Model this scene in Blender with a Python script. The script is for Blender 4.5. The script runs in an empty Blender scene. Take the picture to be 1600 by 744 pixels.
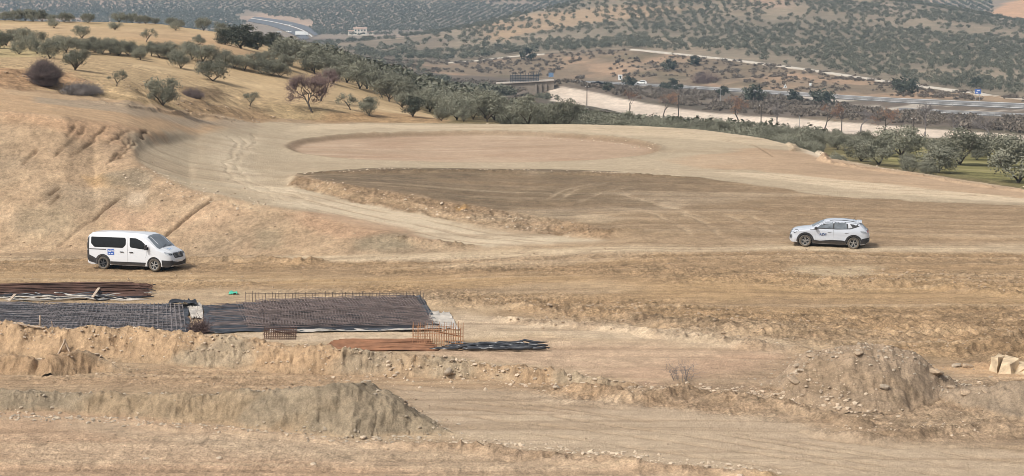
import bpy, bmesh, math, random
import numpy as np
from mathutils import Vector, Matrix
from mathutils.bvhtree import BVHTree

R = math.radians
random.seed(7)
rng = np.random.default_rng(11)
scene = bpy.context.scene
COL = scene.collection

# ------------------------------------------------------------------ camera
FPX = 3050.0                       # focal length in photo pixels (photo is 1600 x 744)
HCAM = 15.4                        # metres above the ground beside the minibus
PITCH = math.atan(392.0 / FPX)
cam_data = bpy.data.cameras.new("camera")
cam = bpy.data.objects.new("camera", cam_data)
COL.objects.link(cam)
cam.location = (0, 0, HCAM)
cam.rotation_euler = (R(90) - PITCH, 0, 0)
cam_data.sensor_width = 36.0
cam_data.lens = FPX / 1600.0 * 36.0
cam_data.clip_start = 0.5
cam_data.clip_end = 12000
scene.camera = cam
scene.cycles.use_denoising = True
scene.cycles.denoising_input_passes = 'RGB_ALBEDO_NORMAL'
scene.cycles.denoising_prefilter = 'ACCURATE'
scene.cycles.use_adaptive_sampling = False
scene.cycles.filter_width = 0.85

# ------------------------------------------------------------------ sky, sun, exposure
SUN_EL, SUN_AZ = 47.0, -128.0       # azimuth from +Y (view direction), negative = left
world = bpy.data.worlds.new("World")
scene.world = world
world.use_nodes = True
wt = world.node_tree
bg = wt.nodes["Background"]
sky = wt.nodes.new("ShaderNodeTexSky")
sky.sky_type = 'NISHITA'
sky.sun_disc = False
sky.sun_elevation = R(SUN_EL)
sky.sun_rotation = R(SUN_AZ)
sky.air_density = 1.0
sky.dust_density = 4.0
sky.ozone_density = 1.0
hsv = wt.nodes.new("ShaderNodeHueSaturation")
hsv.inputs["Saturation"].default_value = 0.35
wt.links.new(sky.outputs[0], hsv.inputs["Color"])
wt.links.new(hsv.outputs[0], bg.inputs["Color"])
bg.inputs["Strength"].default_value = 0.105

sun_data = bpy.data.lights.new("sun", 'SUN')
sun_data.energy = 2.1
sun_data.angle = R(7)
sun_data.color = (1.0, 0.95, 0.87)
sun = bpy.data.objects.new("sun", sun_data)
COL.objects.link(sun)
_az, _el = R(SUN_AZ), R(SUN_EL)
sdir = Vector((math.sin(_az) * math.cos(_el), math.cos(_az) * math.cos(_el), math.sin(_el)))
sun.rotation_euler = (-sdir).to_track_quat('-Z', 'Y').to_euler()
sun.location = (-60, 60, 120)

vs = scene.view_settings
vs.view_transform = 'Standard'
vs.look = 'None'
vs.gamma = 1.0
vs.use_curve_mapping = False
vs.exposure = 0.6

# ------------------------------------------------------------------ naming helpers
def tag(o, label=None, cat=None, group=None, kind=None):
    if label: o["label"] = label
    if cat: o["category"] = cat
    if group: o["group"] = group
    if kind: o["kind"] = kind
    return o

def empty(name, loc, rz=0.0):
    o = bpy.data.objects.new(name, None)
    o.empty_display_size = 0.3
    o.location = loc
    o.rotation_euler = (0, 0, rz)
    COL.objects.link(o)
    return o

def link_mesh(name, me, parent=None, mat=None):
    o = bpy.data.objects.new(name, me)
    if mat is not None and not me.materials:
        me.materials.append(mat)
    COL.objects.link(o)
    if parent is not None:
        o.parent = parent
    return o

def copy_tree(o, parent=None):
    c = o.copy()
    COL.objects.link(c)
    if parent is not None:
        c.parent = parent
    for ch in list(o.children):
        copy_tree(ch, c)
    return c

def np_mesh(name, V, F, smooth=False):
    """V (n,3), F (m,k) all faces of the same size k"""
    me = bpy.data.meshes.new(name)
    V = np.ascontiguousarray(V, dtype=np.float32)
    F = np.ascontiguousarray(F, dtype=np.int32)
    k = F.shape[1]
    me.vertices.add(len(V)); me.vertices.foreach_set("co", V.ravel())
    me.loops.add(F.size); me.loops.foreach_set("vertex_index", F.ravel())
    me.polygons.add(len(F))
    me.polygons.foreach_set("loop_start", np.arange(0, F.size, k, dtype=np.int32))
    me.update(calc_edges=True)
    me.polygons.foreach_set("use_smooth", np.full(len(F), smooth, dtype=bool))
    return me

def vcol(me, name, C):
    """point colour attribute (soil, leaf and grass colours)"""
    a = me.color_attributes.new(name, 'FLOAT_COLOR', 'POINT')
    c4 = np.ones((len(me.vertices), 4), dtype=np.float32)
    c4[:, :3] = C[:, :3]
    if C.shape[1] > 3: c4[:, 3] = C[:, 3]
    a.data.foreach_set("color", c4.ravel())

class MB:
    """collects tubes, boxes and sheets into one mesh"""
    def __init__(self): self.v = []; self.f = []
    def add(self, vs, fs):
        b = len(self.v)
        self.v.extend([tuple(p) for p in vs]); self.f.extend([tuple(i + b for i in q) for q in fs])
    def tube(self, pts, rad, n=6, cap=True):
        pts = [Vector(p) for p in pts]
        rad = rad if isinstance(rad, (list, tuple)) else [rad] * len(pts)
        rings = []
        up = Vector((0, 0, 1))
        for i, p in enumerate(pts):
            d = (pts[min(i + 1, len(pts) - 1)] - pts[max(i - 1, 0)]).normalized()
            a = d.cross(up)
            if a.length < 1e-3: a = d.cross(Vector((1, 0, 0)))
            a.normalize(); b = d.cross(a).normalized()
            rings.append([p + a * math.cos(2 * math.pi * k / n) * rad[i] + b * math.sin(2 * math.pi * k / n) * rad[i] for k in range(n)])
        vs = [q for r in rings for q in r]
        fs = [(i * n + k, i * n + (k + 1) % n, (i + 1) * n + (k + 1) % n, (i + 1) * n + k) for i in range(len(pts) - 1) for k in range(n)]
        if cap:
            fs.append(tuple(range(n - 1, -1, -1))); fs.append(tuple((len(pts) - 1) * n + k for k in range(n)))
        self.add(vs, fs)
    def box(self, c, s, rot=None):
        c = Vector(c)
        vs = []
        for x in (-1, 1):
            for y in (-1, 1):
                for z in (-1, 1):
                    p = Vector((x * s[0] / 2, y * s[1] / 2, z * s[2] / 2))
                    if rot is not None: p = rot @ p
                    vs.append(c + p)
        self.add(vs, [(0, 1, 3, 2), (4, 6, 7, 5), (0, 4, 5, 1), (2, 3, 7, 6), (0, 2, 6, 4), (1, 5, 7, 3)])
    def lathe(self, prof, n=24, axis='y', c=(0, 0, 0)):
        """prof: list of (radius, offset along axis)"""
        vs = []
        for r, h in prof:
            for k in range(n):
                a = 2 * math.pi * k / n
                if axis == 'y': vs.append((c[0] + r * math.cos(a), c[1] + h, c[2] + r * math.sin(a)))
                else: vs.append((c[0] + r * math.cos(a), c[1] + r * math.sin(a), c[2] + h))
        m = len(prof)
        fs = [(i * n + k, i * n + (k + 1) % n, (i + 1) * n + (k + 1) % n, (i + 1) * n + k) for i in range(m - 1) for k in range(n)]
        self.add(vs, fs)
    def build(self, name, mat, parent=None, smooth=False, bevel=0.0):
        me = bpy.data.meshes.new(name)
        me.from_pydata(self.v, [], self.f)
        bm = bmesh.new(); bm.from_mesh(me)
        bmesh.ops.recalc_face_normals(bm, faces=bm.faces)
        if bevel > 0:
            es = [e for e in bm.edges if len(e.link_faces) == 2 and e.calc_face_angle(0) > 0.6]
            bmesh.ops.bevel(bm, geom=es, offset=bevel, segments=2, affect='EDGES', profile=0.6)
        for f in bm.faces: f.smooth = smooth
        bm.to_mesh(me); bm.free()
        return link_mesh(name, me, parent, mat)

# ------------------------------------------------------------------ materials
def srgb(r, g, b, k=1.0):
    def l(c):
        c /= 255.0
        return c / 12.92 if c <= 0.04045 else ((c + 0.055) / 1.055) ** 2.4
    return np.array([l(r) * k, l(g) * k, l(b) * k], dtype=np.float32)

def new_mat(name):
    m = bpy.data.materials.new(name); m.use_nodes = True
    return m, m.node_tree, m.node_tree.nodes["Principled BSDF"]

def plain(name, col, rough=0.6, metal=0.0, var=0.0, vscale=3.0, spec=0.5, coat=0.0, bump=0.0, dust=None, dust_h=(0, 1)):
    """a paint, plastic or metal with noise in its colour and roughness"""
    m, nt, b = new_mat(name)
    N, L = nt.nodes, nt.links
    tc = N.new("ShaderNodeTexCoord")
    nz = N.new("ShaderNodeTexNoise"); nz.inputs["Scale"].default_value = vscale; nz.inputs["Detail"].default_value = 5
    L.new(tc.outputs["Object"], nz.inputs["Vector"])
    ramp = N.new("ShaderNodeMapRange")
    ramp.inputs["From Min"].default_value = 0.3; ramp.inputs["From Max"].default_value = 0.7
    ramp.inputs["To Min"].default_value = 1 - var; ramp.inputs["To Max"].default_value = 1 + var
    L.new(nz.outputs["Fac"], ramp.inputs["Value"])
    mul = N.new("ShaderNodeVectorMath"); mul.operation = 'SCALE'
    mul.inputs[0].default_value = tuple(col[:3]); L.new(ramp.outputs[0], mul.inputs["Scale"])
    out = mul.outputs[0]
    if dust is not None:
        sep = N.new("ShaderNodeSeparateXYZ"); L.new(tc.outputs["Object"], sep.inputs[0])
        mr = N.new("ShaderNodeMapRange"); mr.inputs["From Min"].default_value = dust_h[0]; mr.inputs["From Max"].default_value = dust_h[1]
        mr.inputs["To Min"].default_value = 0.75; mr.inputs["To Max"].default_value = 0.04
        L.new(sep.outputs["Z"], mr.inputs["Value"])
        mm = N.new("ShaderNodeMath"); mm.operation = 'MULTIPLY'; L.new(mr.outputs[0], mm.inputs[0]); L.new(nz.outputs["Fac"], mm.inputs[1])
        mix = N.new("ShaderNodeMix"); mix.data_type = 'RGBA'
        L.new(mm.outputs[0], mix.inputs["Factor"]); L.new(out, mix.inputs["A"]); mix.inputs["B"].default_value = (*dust, 1)
        out = mix.outputs["Result"]
    L.new(out, b.inputs["Base Color"])
    b.inputs["Roughness"].default_value = rough
    b.inputs["Metallic"].default_value = metal
    b.inputs["Specular IOR Level"].default_value = spec
    b.inputs["Coat Weight"].default_value = coat
    if bump > 0:
        bp = N.new("ShaderNodeBump"); bp.inputs["Strength"].default_value = bump; bp.inputs["Distance"].default_value = 0.02
        L.new(nz.outputs["Fac"], bp.inputs["Height"]); L.new(bp.outputs[0], b.inputs["Normal"])
    return m

def soil_mat(name, scales=(0.9, 4.0, 12.0), amp=0.4, bump=0.9, bdist=0.08):
    """bare soil: colour attribute times three sizes of mottling, grain bump"""
    m, nt, b = new_mat(name)
    N, L = nt.nodes, nt.links
    geo = N.new("ShaderNodeNewGeometry")
    att = N.new("ShaderNodeAttribute"); att.attribute_name = "soil"
    prev = att.outputs["Color"]; fine = None
    for i, s in enumerate(scales):
        nz = N.new("ShaderNodeTexNoise"); nz.inputs["Scale"].default_value = s; nz.inputs["Detail"].default_value = 6
        nz.inputs["Roughness"].default_value = 0.62
        L.new(geo.outputs["Position"], nz.inputs["Vector"])
        mr = N.new("ShaderNodeMapRange"); mr.inputs["From Min"].default_value = 0.28; mr.inputs["From Max"].default_value = 0.72
        lo = N.new("ShaderNodeMath"); lo.operation = 'MULTIPLY_ADD'; lo.inputs[1].default_value = -amp; lo.inputs[2].default_value = 1.0
        hi = N.new("ShaderNodeMath"); hi.operation = 'MULTIPLY_ADD'; hi.inputs[1].default_value = amp; hi.inputs[2].default_value = 1.0
        L.new(att.outputs["Alpha"], lo.inputs[0]); L.new(att.outputs["Alpha"], hi.inputs[0])
        L.new(lo.outputs[0], mr.inputs["To Min"]); L.new(hi.outputs[0], mr.inputs["To Max"])
        L.new(nz.outputs["Fac"], mr.inputs["Value"])
        vm = N.new("ShaderNodeVectorMath"); vm.operation = 'SCALE'
        L.new(prev, vm.inputs[0]); L.new(mr.outputs[0], vm.inputs["Scale"]); prev = vm.outputs[0]
        fine = nz
    L.new(prev, b.inputs["Base Color"])
    b.inputs["Roughness"].default_value = 0.95
    b.inputs["Specular IOR Level"].default_value = 0.15
    bp = N.new("ShaderNodeBump"); bp.inputs["Strength"].default_value = bump; bp.inputs["Distance"].default_value = bdist
    L.new(fine.outputs["Fac"], bp.inputs["Height"]); L.new(bp.outputs[0], b.inputs["Normal"])
    return m

M = {}
M["soil"] = soil_mat("soil")
M["mound"] = soil_mat("spoil_soil", (1.2, 5.0, 16.0), 0.24, 0.9, 0.08)
M["hill"] = soil_mat("hill_soil", (0.05, 0.25, 1.4), 0.16, 0.2, 0.1)

# ------------------------------------------------------------------ noise
_tab = np.random.default_rng(5).random((8, 256, 256)).astype(np.float32)
def vnoise(x, y, s=0):
    x = np.asarray(x, dtype=np.float32); y = np.asarray(y, dtype=np.float32)
    xf = np.floor(x); yf = np.floor(y)
    xi = xf.astype(np.int32) & 255; yi = yf.astype(np.int32) & 255
    fx = x - xf; fy = y - yf
    fx = fx * fx * (3 - 2 * fx); fy = fy * fy * (3 - 2 * fy)
    t = _tab[s % 8]
    x1 = (xi + 1) & 255; y1 = (yi + 1) & 255
    a = t[xi, yi]; b = t[x1, yi]; c = t[xi, y1]; d = t[x1, y1]
    return (a + (b - a) * fx) * (1 - fy) + (c + (d - c) * fx) * fy      # 0..1

def fbm(x, y, s=0, o=4, gain=0.5, lac=2.03):
    t = 0.0; a = 1.0; n = 0.0
    for i in range(o):
        t = t + a * (vnoise(x + 17.3 * i, y - 9.1 * i, s + i) - 0.5); n += a
        a *= gain; x = x * lac; y = y * lac
    return t / n * 2                                                     # about -1..1

def sstep(a, b, x):
    t = np.clip((x - a) / (b - a), 0, 1)
    return t * t * (3 - 2 * t)
# ------------------------------------------------------------------ measuring the photo: pixel -> ray -> world point
_cp, _sp = math.cos(PITCH), math.sin(PITCH)
def ray(px, py):
    """direction scaled so that its Y part is 1"""
    a = (px - 800.0) / FPX; b = (372.0 - py) / FPX
    dy = _cp + b * _sp; dz = -_sp + b * _cp
    return a / dy, dz / dy
def at_z(px, py, z):
    u, s = ray(px, py); Y = (z - HCAM) / s
    return (u * Y, Y, z)
def at_y(px, py, Y):
    u, s = ray(px, py)
    return (u * Y, Y, HCAM + s * Y)

# ------------------------------------------------------------------ the land, lofted through its feature lines
# every line runs left to right: photo column, photo row, height (metres)  -- or --  column, row, ('d', distance)
def line_z(*pts): return [at_z(*p) for p in pts]
def line_d(*pts): return [at_y(*p) for p in pts]
LINES = []
def LN(pts): LINES.append(sorted([(p[0] / p[1], p[1], p[2]) for p in pts]))

LN([(-40, 25, 0.2), (40, 25, 0.2)]) if False else LINES.append([(-1, 25, 0.3), (1, 25, 0.3)])
LINES.append([(-1, 58, 0.1), (1, 58, 0.1)])
LINES.append([(-1, 80, 0.0), (0, 80, 0.1), (1, 80, 0.3)])
LN(line_z((-400, 500, .05), (0, 500, .05), (400, 500, .1), (800, 500, .2), (1200, 500, .5), (1600, 490, .7), (2000, 490, .7)))
LN(line_z((-400, 427, 0), (0, 427, 0), (200, 424, 0), (400, 424, .1), (700, 420, .4), (1000, 412, .9), (1240, 405, 1.15), (1600, 405, 1.2), (2000, 405, 1.2)))
LN(line_z((-400, 392, -.2), (0, 392, -.2), (100, 394, -.2), (300, 399, -.2), (400, 401, -.1), (500, 401, .05), (600, 397, .3), (660, 394, .4), (740, 390, .62), (850, 390, .88), (1000, 391, 1.08), (1240, 388, 1.25), (1600, 383, 1.3), (2000, 383, 1.3)))          # toe
LN([((150 - 800) / FPX * 125.2, 125.2, 4.25), ((180 - 800) / FPX * 125.2, 125.2, 4.3)] + line_z((211, 249, 4.4), (222, 258, 4.1), (240, 272, 3.7), (300, 297, 2.9), (400, 318, 2.3), (480, 332, 2.0), (600, 362, 1.2), (700, 379, .8), (740, 386, .68), (800, 386.5, .84), (1000, 387, 1.12), (1240, 384, 1.27), (1600, 379, 1.32), (2000, 379, 1.32)))   # top of the cut / near edge of the ramp
LN(line_z((452, 291, 2.62), (550, 315, 2.1), (662, 335, 1.65), (775, 355, 1.22), (887, 366, 1.12), (944, 373, 1.2), (1000, 376, 1.26), (1240, 372, 1.45), (1600, 365, 1.55), (2000, 365, 1.55)))    # ramp far edge
LN(line_z((454, 277, 2.95), (462, 274, 3.1), (512, 286, 2.95), (610, 300, 2.65), (674, 312, 2.3), (726, 319, 2.05), (794, 332, 1.75), (887, 347, 1.55), (925, 358, 1.48), (1000, 366, 1.5), (1240, 360, 1.62), (1600, 352, 1.66), (2000, 352, 1.66)))      # lip of the dark field
LN(line_z((300, 262, 3.4), (400, 272, 2.9), (446, 273, 2.85), (470, 270.5, 3.12), (500, 268.5, 3.15), (600, 265, 3.12), (900, 267, 3.02), (1100, 277, 2.72), (1300, 307, 2.22), (1600, 320, 2.0), (2000, 340, 1.9)))     # far rim of the field
LN(line_z((212, 243, 4.5), (222, 236, 4.5), (250, 226, 4.35), (290, 219, 4.0), (312, 218, 3.8)))   # back of the turning bulb
LN(line_z((-400, 150, 8.6), (0, 172, 7.3), (100, 184, 6.8), (180, 196, 6.1), (215, 203, 5.6), (250, 207, 5.05), (290, 211, 4.3), (312, 213.5, 3.95)))   # shoulder of the high road
LN(line_z((300, 259, 3.38), (330, 260, 3.25), (400, 268, 2.82), (470, 268, 2.7), (600, 262.5, 2.7), (900, 264.5, 2.65), (1100, 275, 2.5), (1300, 305, 2.15), (1600, 318, 1.97), (2000, 338, 1.88)))
LN(line_z((312, 218.5, 3.84), (330, 221, 3.7), (355, 223, 3.5), (400, 226, 3.05), (450, 230, 2.7), (700, 228, 2.65), (1000, 232, 2.6), (1200, 246, 2.4), (1300, 270, 2.2), (1600, 306, 1.9), (2000, 334, 1.8)))
LN(line_z((-400, 115, 9.2), (0, 138, 7.9), (100, 147, 7.2), (200, 160, 6.6), (300, 176, 5.0), (400, 186, 3.6), (500, 191, 3.0), (650, 193, 2.75), (900, 194, 2.7), (1000, 196, 2.6), (1100, 203, 2.5), (1200, 216, 2.4), (1270, 236, 2.2), (1300, 247, 2.1), (1400, 264, 2.0), (1500, 280, 1.9), (1600, 293, 1.8), (2000, 332, 1.75)))  # far edge of the platform
EDGE = LINES[-1]
LN(line_z((-400, 85, 9.8), (0, 105, 9.0), (100, 112, 8.5), (200, 128, 7.6), (300, 145, 6.1), (400, 158, 4.8), (500, 172, 3.9), (600, 182, 3.1), (690, 190, 2.6)))
LINES.append([(e[0], e[1] + 9, e[2] - 2.6) for e in EDGE if e[0] > -0.015])
LN(line_z((-400, 72, 10.0), (0, 80, 9.2), (100, 85, 8.9), (200, 92, 8.2), (300, 105, 7.2), (400, 120, 6.0), (480, 135, 5.0), (560, 150, 3.8), (650, 170, 2.0), (700, 180, .5)))
LN(line_d((780, 200, 225), (900, 208, 225), (1100, 218, 225), (1300, 232, 222), (1440, 237, 230), (1600, 240, 232), (2000, 250, 235)))
LN(line_z((-400, 50, 10.6), (0, 55, 9.8), (100, 60, 9.6), (200, 60, 9.6), (300, 68, 9.0), (360, 80, 8.3), (420, 95, 7.2), (500, 110, 5.5), (600, 128, 2.5), (700, 152, -2)))
LN(line_d((-400, 27, 280), (0, 30, 275), (100, 34, 275), (250, 36, 280), (350, 50, 265), (420, 72, 262), (500, 90, 300), (600, 118, 340), (700, 148, 360), (850, 185, 350), (1000, 205, 340), (1300, 217, 335), (1600, 226, 330), (2000, 240, 300)))   # crest of the dry hill
LN(line_d((-400, 60, 420), (0, 62, 420), (250, 68, 420), (420, 85, 430), (500, 100, 460), (600, 125, 500), (700, 146, 560), (860, 155, 540), (930, 165, 525), (1000, 179, 510), (1100, 188, 490), (1200, 197, 460), (1300, 205, 440), (1500, 216, 400), (1600, 221, 385), (2000, 245, 330)))   # foot of the pale cutting
LN(line_d((-400, 62, 440), (250, 70, 440), (420, 86, 445), (600, 124, 512), (700, 144, 570), (800, 150, 560), (858, 131, 548), (880, 127, 548), (930, 138, 533), (1000, 154.5, 517), (1100, 172, 496), (1200, 177.5, 467), (1300, 186, 447), (1500, 200, 406), (1600, 209, 391), (2000, 231, 336)))   # its top
LN(line_d((-400, 70, 640), (250, 75, 660), (420, 84, 690), (600, 112, 740), (700, 124, 760), (860, 131, 765), (1000, 138, 740), (1100, 144, 710), (1200, 151, 680), (1300, 163, 640), (1400, 173, 590), (1500, 179, 555), (1600, 184, 525), (2000, 205, 450)))    # highway, near side
LN(line_d((-400, 69, 680), (250, 72, 700), (420, 80, 730), (600, 104, 780), (700, 118, 795), (860, 126, 800), (1000, 130, 775), (1100, 135.5, 745), (1200, 141, 715), (1300, 147.5, 677), (1400, 153, 635), (1500, 157, 602), (1600, 161, 570), (2000, 178, 495)))   # far side
LN(line_d((-400, 66, 880), (250, 68, 880), (420, 76, 880), (600, 94, 890), (700, 98, 890), (860, 84, 900), (980, 78, 895), (1100, 90, 865), (1200, 102, 825), (1300, 116, 785), (1400, 131, 740), (1500, 144, 685), (1600, 156, 640), (2000, 176, 560)))   # service lane
LN(line_d((-400, 65, 890), (250, 67, 890), (420, 75, 890), (600, 93, 900), (700, 97, 900), (860, 82, 910), (980, 76, 905), (1100, 88, 875), (1200, 100, 835), (1300, 114, 795), (1400, 129, 750), (1500, 142, 695), (1600, 154, 650), (2000, 174, 570)))
LN(line_d((-400, 64, 1050), (250, 66, 1050), (420, 73, 1050), (600, 76, 1060), (700, 66, 1070), (860, 52, 1080), (980, 40, 1080), (1200, 50, 1050), (1400, 75, 960), (1600, 100, 880), (2000, 130, 820)))
LN(line_d((-400, 62, 1150), (250, 64, 1150), (420, 72, 1150), (480, 71, 1150), (560, 65, 1170), (640, 57, 1190), (700, 47, 1220), (760, 36, 1235), (800, 24, 1250), (850, 11, 1275), (900, 0, 1300), (1000, -28, 1320), (1200, -30, 1350), (1400, -2, 1350), (1500, 14, 1300), (1600, 36, 1250), (2000, 90, 1150)))   # ridge
LINES.append([(-1, 1480, -22), (-.1, 1480, -23), (.0, 1480, -22), (.12, 1500, 5), (.2, 1500, -12), (1, 1450, -25)])
LINES.append([(-1, 1640, -22), (-.1, 1640, -22), (.0, 1640, -20), (.12, 1660, -10), (.2, 1660, -20), (.25, 1660, -14), (1, 1640, -14)])
LINES.append([(-1, 2080, -4), (-.2, 2080, -6), (-.13, 2080, -9), (-.10, 2040, -6), (0, 2050, 1), (.2, 2050, -4), (.26, 1950, 6), (1, 1950, 10)])
LINES.append([(-1, 2600, 45), (0, 2600, 50), (.2, 2500, 45), (1, 2500, 60)])

U0, U1, NU = -0.375, 0.375, 1450
ug = np.linspace(U0, U1, NU).astype(np.float64)
ys = [36.0]
while ys[-1] < 190:
    y = ys[-1]
    ys.append(y + np.interp(y, [36, 50, 56, 80, 100, 130, 180, 190], [.5, .2, .085, .1, .125, .17, .26, .3]))
NEAR_ROWS = len(ys)
while ys[-1] < 2450:
    ys.append(ys[-1] * 1.0048)
yg = np.array(ys)
NR = len(yg)

knY = []; knZ = []
for ln in LINES:
    a = np.array(ln)
    ins = (ug >= a[0, 0] - 1e-9) & (ug <= a[-1, 0] + 1e-9)
    knY.append(np.where(ins, np.interp(ug, a[:, 0], a[:, 1]), np.nan))
    knZ.append(np.where(ins, np.interp(ug, a[:, 0], a[:, 2]), np.nan))
knY = np.array(knY); knZ = np.array(knZ)
Z = np.zeros((NR, NU))
for j in range(NU):
    ok = ~np.isnan(knY[:, j])
    yy = knY[ok, j].copy(); zz = knZ[ok, j]; od = np.argsort(yy, kind='stable'); yy = yy[od]; zz = zz[od]
    for i in range(1, len(yy)): yy[i] = max(yy[i], yy[i - 1] + 0.25)
    Z[:, j] = np.interp(yg, yy, zz)

def blur(a, n, axis):
    if n < 1: return a
    k = np.hanning(2 * n + 3)[1:-1]; k /= k.sum()
    p = np.pad(a, [(n, n) if ax == axis else (0, 0) for ax in range(2)], mode='edge')
    out = np.zeros_like(a)
    for i in range(2 * n + 1):
        out += k[i] * (p[i:i + a.shape[0], :] if axis == 0 else p[:, i:i + a.shape[1]])
    return out
Zs = blur(blur(Z, 4, 0), 5, 1)
Zf = blur(blur(Z, 9, 0), 14, 1)
wf = sstep(150, 230, yg)[:, None]
Z = Zs * (1 - wf) + Zf * wf
YY = np.repeat(yg[:, None], NU, 1)
XX = YY * ug[None, :]
XX32 = XX.astype(np.float32); YY32 = YY.astype(np.float32)

_rows = np.arange(NR)
def lookup(A, X, Y):
    X = np.asarray(X, dtype=np.float64); Y = np.asarray(Y, dtype=np.float64)
    fr = np.interp(Y, yg, _rows); fu = np.clip((X / Y - U0) / (U1 - U0) * (NU - 1), 0, NU - 1.001)
    r = np.minimum(fr.astype(int), NR - 2); c = fu.astype(int)
    a = fr - r; b = fu - c
    return (A[r, c] * (1 - b) + A[r, c + 1] * b) * (1 - a) + (A[r + 1, c] * (1 - b) + A[r + 1, c + 1] * b) * a
ZM = Z.copy()                                    # the plain landform, before lumps
_ry = np.exp(np.linspace(math.log(45), math.log(2400), 6000))
def hit(px, py, A=None):
    """first point of the landform seen through a photo pixel"""
    A = ZM if A is None else A
    u, s = ray(px, py)
    zt = lookup(A, u * _ry, _ry); zr = HCAM + s * _ry
    k = np.argmax(zr < zt) if np.any(zr < zt) else len(_ry) - 1
    k = max(k, 1)
    d0 = zr[k - 1] - zt[k - 1]; d1 = zr[k] - zt[k]
    t = d0 / (d0 - d1 + 1e-9)
    Y = _ry[k - 1] + (_ry[k] - _ry[k - 1]) * min(max(t, 0), 1)
    return (u * Y, Y)
def hits(pts): return np.array([hit(*p[:2]) for p in pts])

# ------------------------------------------------------------------ areas and ridges on the ground (world metres)
def seg_dist(X, Y, P):
    """distance, parameter along polyline (0..n-1), signed side (negative = nearer the camera side)"""
    best = np.full(X.shape, 1e9, dtype=np.float32); par = np.zeros(X.shape, dtype=np.float32); side = np.zeros(X.shape, dtype=np.float32)
    for i in range(len(P) - 1):
        ax, ay = P[i]; bx, by = P[i + 1]
        dx, dy = bx - ax, by - ay; l2 = dx * dx + dy * dy + 1e-9
        t = np.clip(((X - ax) * dx + (Y - ay) * dy) / l2, 0, 1)
        qx = X - (ax + t * dx); qy = Y - (ay + t * dy)
        d = np.sqrt(qx * qx + qy * qy)
        m = d < best
        best = np.where(m, d, best); par = np.where(m, i + t, par)
        s = (dx * qy - dy * qx) / math.sqrt(l2)
        side = np.where(m, s, side)
    return best, par, side
def rows_for(P, pad):
    y0, y1 = P[:, 1].min() - pad, P[:, 1].max() + pad
    return max(0, np.searchsorted(yg, y0)), min(NR, np.searchsorted(yg, y1))
def area(pxpoly, soft=1.0, warp=0.0, wscale=0.3):
    """0..1 mask of a patch of ground outlined by photo pixels that land on the terrain"""
    P = hits(pxpoly); a, b = rows_for(P, soft + warp + 1)
    out = np.zeros((NR, NU), dtype=np.float32)
    if b <= a: return out
    X = XX32[a:b]; Y = YY32[a:b]
    if warp > 0:
        X = X + warp * fbm(X * wscale, Y * wscale, 1, 3).astype(np.float32); Y = Y + warp * fbm(X * wscale + 40, Y * wscale, 2, 3).astype(np.float32)
    ins = np.zeros(X.shape, dtype=bool); n = len(P)
    for i in range(n):
        x1, y1 = P[i]; x2, y2 = P[(i + 1) % n]
        c = ((y1 > Y) != (y2 > Y)) & (X < (x2 - x1) * (Y - y1) / (y2 - y1 + 1e-12) + x1)
        ins ^= c
    d, _, _ = seg_dist(X, Y, np.vstack([P, P[:1]]))
    sd = np.where(ins, d, -d)
    out[a:b] = sstep(-soft, soft, sd)
    return out
def ridge(pxpts, front, back, power=1.0, flat=0.15, along=0.12):
    """a bank whose crest is seen along the pixels (column, row, height); front/back = slope run per metre of height"""
    W = []; H = []
    for px, py, h in pxpts:
        X, Y = hit(px, py)
        for _ in range(4):
            z = float(lookup(ZM, X, Y)) + h
            u, s = ray(px, py); Y = (z - HCAM) / s; X = u * Y
        W.append((X, Y)); H.append(h)
    P = np.array(W); H = np.array(H)
    a, b = rows_for(P, 9)
    out = np.zeros((NR, NU), dtype=np.float32)
    X = XX32[a:b]; Y = YY32[a:b]
    Xw = X + 0.5 * fbm(X * .5, Y * .5, 3, 3).astype(np.float32); Yw = Y + 0.4 * fbm(X * .6, Y * .6, 4, 3).astype(np.float32)
    d, t, s = seg_dist(Xw, Yw, P)
    h = np.interp(t, np.arange(len(H)), H).astype(np.float32)
    h = h * (1 + along * fbm(X * .8, Y * .8, 5, 3).astype(np.float32))
    run = np.where(s < 0, front, back) * np.maximum(h, .05)
    k = np.clip((d - flat * run) / run, 0, 1)
    prof = (1 - k) ** power
    prof = prof * .75 + .25 * sstep(0, 1, prof)
    out[a:b] = h * prof
    return out
# ------------------------------------------------------------------ lumps, ruts and clods
NRM = NEAR_ROWS + 4
n_ = slice(0, NRM)
Xn, Yn = XX32[n_], YY32[n_]
def full(a):
    o = np.zeros((NR, NU), dtype=np.float32); o[n_] = a; return o

# sunk centre island of the roundabout: an ellipse on the ground
ic = np.array(hit(740, 230)); iw = np.array(hit(452, 231)); ie = np.array(hit(1022, 228)); inr = np.array(hit(740, 254)); ifr = np.array(hit(740, 207.5))
ICX, ICY = (iw[0] + ie[0]) / 2, (inr[1] + ifr[1]) / 2
IRX, IRY = (ie[0] - iw[0]) / 2, (ifr[1] - inr[1]) / 2
ang = np.arctan2((Yn - ICY) / IRY, (Xn - ICX) / IRX)
rr = np.sqrt(((Xn - ICX) / IRX) ** 2 + ((Yn - ICY) / IRY) ** 2) + 0.012 * fbm(Xn * .5, Yn * .5, 1, 3)
lip = np.exp(-((rr - 1.035) / .022) ** 2)
farside = sstep(-.2, .9, (Yn - ICY) / IRY) 
isl = sstep(1.03, .96, rr)
Z[n_] += -0.24 * isl + lip * (0.05 + .12 * farside) * (1 + .6 * fbm(Xn * 1.5, Yn * 1.5, 3, 3))

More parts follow.
